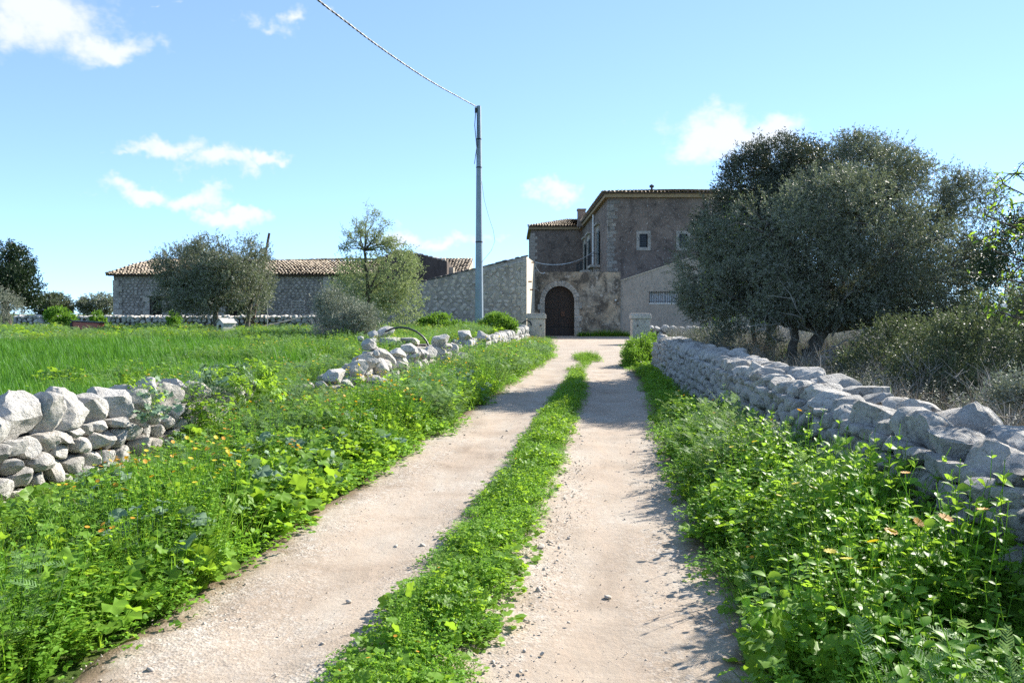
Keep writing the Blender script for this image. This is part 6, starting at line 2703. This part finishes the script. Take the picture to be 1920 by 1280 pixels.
for (px, py) in ups:
    pts = limb_path(hub, P(px, py, 33 + r_.uniform(-.8, .8)), r_, .22, 6)
    mb.tube(pts, [.034, .03, .025, .02, .016, .012, .006], 4)
    for j in range(11):
        s_ = pts[r_.randint(2, 6)]
        e_ = s_ + Vector((r_.gauss(0, .25), r_.gauss(0, .25), r_.gauss(.2, .2)))
        tw = limb_path(s_, e_, r_, .2, 3)
        mb.tube(tw, [.009, .007, .005, .003], 3)
        tips += tw[1:]
mb.build('upper_branches', M['bark_dark'], T)
lb = [(np.array(tips[i]), np.array([.12, .12, .12])) for i in range(0, len(tips), 3)]
crown('upper_leaves', lb, 1300, 6, .16, .065, .03, M['pale_tree'], T, 430, jag=.5)
# silvery shrub at its foot
Lq = [lobe(650, 590, 28, 45, 30, .7), lobe(635, 575, 28.5, 35, 35, .7), lobe(680, 600, 27.5, 35, 24, .6), lobe(655, 610, 27.5, 45, 22, .7)]
tree('shrub', 'silvery grey shrub with bare twigs at the foot of the pale tree', Vector((Lq[0][0][0], 28, .55)), Vector((Lq[0][0][0], 28, .8)), Lq, .03, 3400, 10, .26, .06, .028, 'grey_shrub', 441, cat='shrub', bark='twig_grey', jag=.4, twigs=8)
S = Scat()
for _ in range(28):
    p = P(rs.uniform(590, 690), 600, rs.uniform(27, 30))
    S.add(p.x, p.y, .6, rs.uniform(1.0, 1.8), 2, .1)
S.out('bare_twigs', 'thin bare grey twigs standing around the silvery shrub', BRUSH)


def bush(label, lbs, mat, n, seed, base, name='bush', lf=.05, wd=.026, sp=.18, cat='bush', group=None):
    return tree(name, label, base, base + Vector((0, 0, .2)), lbs, .02, n, 10, sp, lf, wd, mat, seed, cat=cat, jag=.25, bark='twig_grey', twigs=4, group=group)


# round green bush beside the right-hand pillar, and its neighbours
c = P(1198, 665, 25)
bush('round bright green bush at the end of the grey capped wall', [lobe(1198, 662, 25, 26, 28, .5), lobe(1215, 650, 26, 18, 22, .4), lobe(1190, 680, 24.5, 22, 20, .5), lobe(1218, 675, 25, 16, 26, .4)], 'bush', 2200, 501, Vector((c.x, 25, 0)))
c = P(935, 605, 37)
bush('rounded bright green bush beside the foot of the tall pole', [lobe(935, 605, 37, 28, 15, .7), lobe(915, 612, 37, 18, 12, .5), lobe(955, 612, 37.5, 14, 12, .5)], 'bush', 1500, 505, Vector((c.x, 37, .5)), lf=.07, wd=.04)
c = P(825, 610, 36)
bush('loose green bush growing between the pale tree and the pole', [lobe(822, 606, 36, 30, 14, .6), lobe(800, 612, 36, 18, 12, .5), lobe(850, 614, 35, 25, 10, .5)], 'bush', 1400, 509, Vector((c.x, 36, .5)), lf=.07, wd=.04)
c = P(110, 592, 44)
bush('yellow green bush growing through the field wall', [lobe(110, 593, 44, 20, 14, .6), lobe(128, 602, 43.6, 12, 9, .4)], 'bush', 800, 513, Vector((c.x, 44, .7)), lf=.09, wd=.05)
for i, (px, lab) in enumerate(((182, 'small green creeper on the field wall beside the barn corner'), (325, 'yellow green sapling at the field wall before the barn door'))):
    c = P(px, 600, 44)
    bush(lab, [lobe(px, 598, 44, 9, 13, .3), lobe(px + 6, 606, 43.7, 9, 8, .3)], 'bush', 320, 517 + i * 3, Vector((c.x, 43.8, .7)), lf=.09, wd=.05)

# far trees at the left
cb = P(12, 590, 62)
tree('carob_tree', 'big dark carob tree standing beyond the field wall', Vector((cb.x, 62, .4)), P(8, 560, 62), [lobe(-30, 520, 62, 60, 55, 2.4), lobe(20, 495, 62, 34, 32, 1.6), lobe(35, 540, 61, 32, 32, 1.5), lobe(0, 540, 60.5, 45, 40, 1.8), lobe(48, 562, 61.5, 20, 18, 1)], .3, 4200, 9, .55, .17, .09, 'carob', 601, bark='bark_dark', jag=.25)
cb = P(8, 592, 50)
tree('shrub', 'bare greyish shrub in front of the carob tree', Vector((cb.x, 50, .5)), Vector((cb.x, 50, .9)), [lobe(5, 575, 50, 28, 22, .9), lobe(-12, 570, 50, 26, 26, .9), lobe(22, 588, 50, 16, 12, .6)], .04, 1300, 7, .5, .09, .035, 'grey_shrub', 605, cat='shrub', bark='twig_grey', twigs=8, jag=.4)
for i, (px, py, rx, ry, lab) in enumerate(((100, 570, 30, 15, 'distant rounded grey green bush beyond the field wall by the carob'), (185, 570, 30, 16, 'distant dark rounded bush beyond the field wall touching the barn'))):
    c = P(px, 590, 85)
    bush(lab, [lobe(px, py, 85, rx, ry, 1.6), lobe(px - 16, py + 6, 84, rx * .6, ry * .7, 1.2), lobe(px + 14, py + 5, 84, rx * .6, ry * .7, 1.2)], 'olive' if i else 'shrub', 1300, 611 + i * 4, Vector((c.x, 85, .2)), lf=.2, wd=.08, sp=.5)
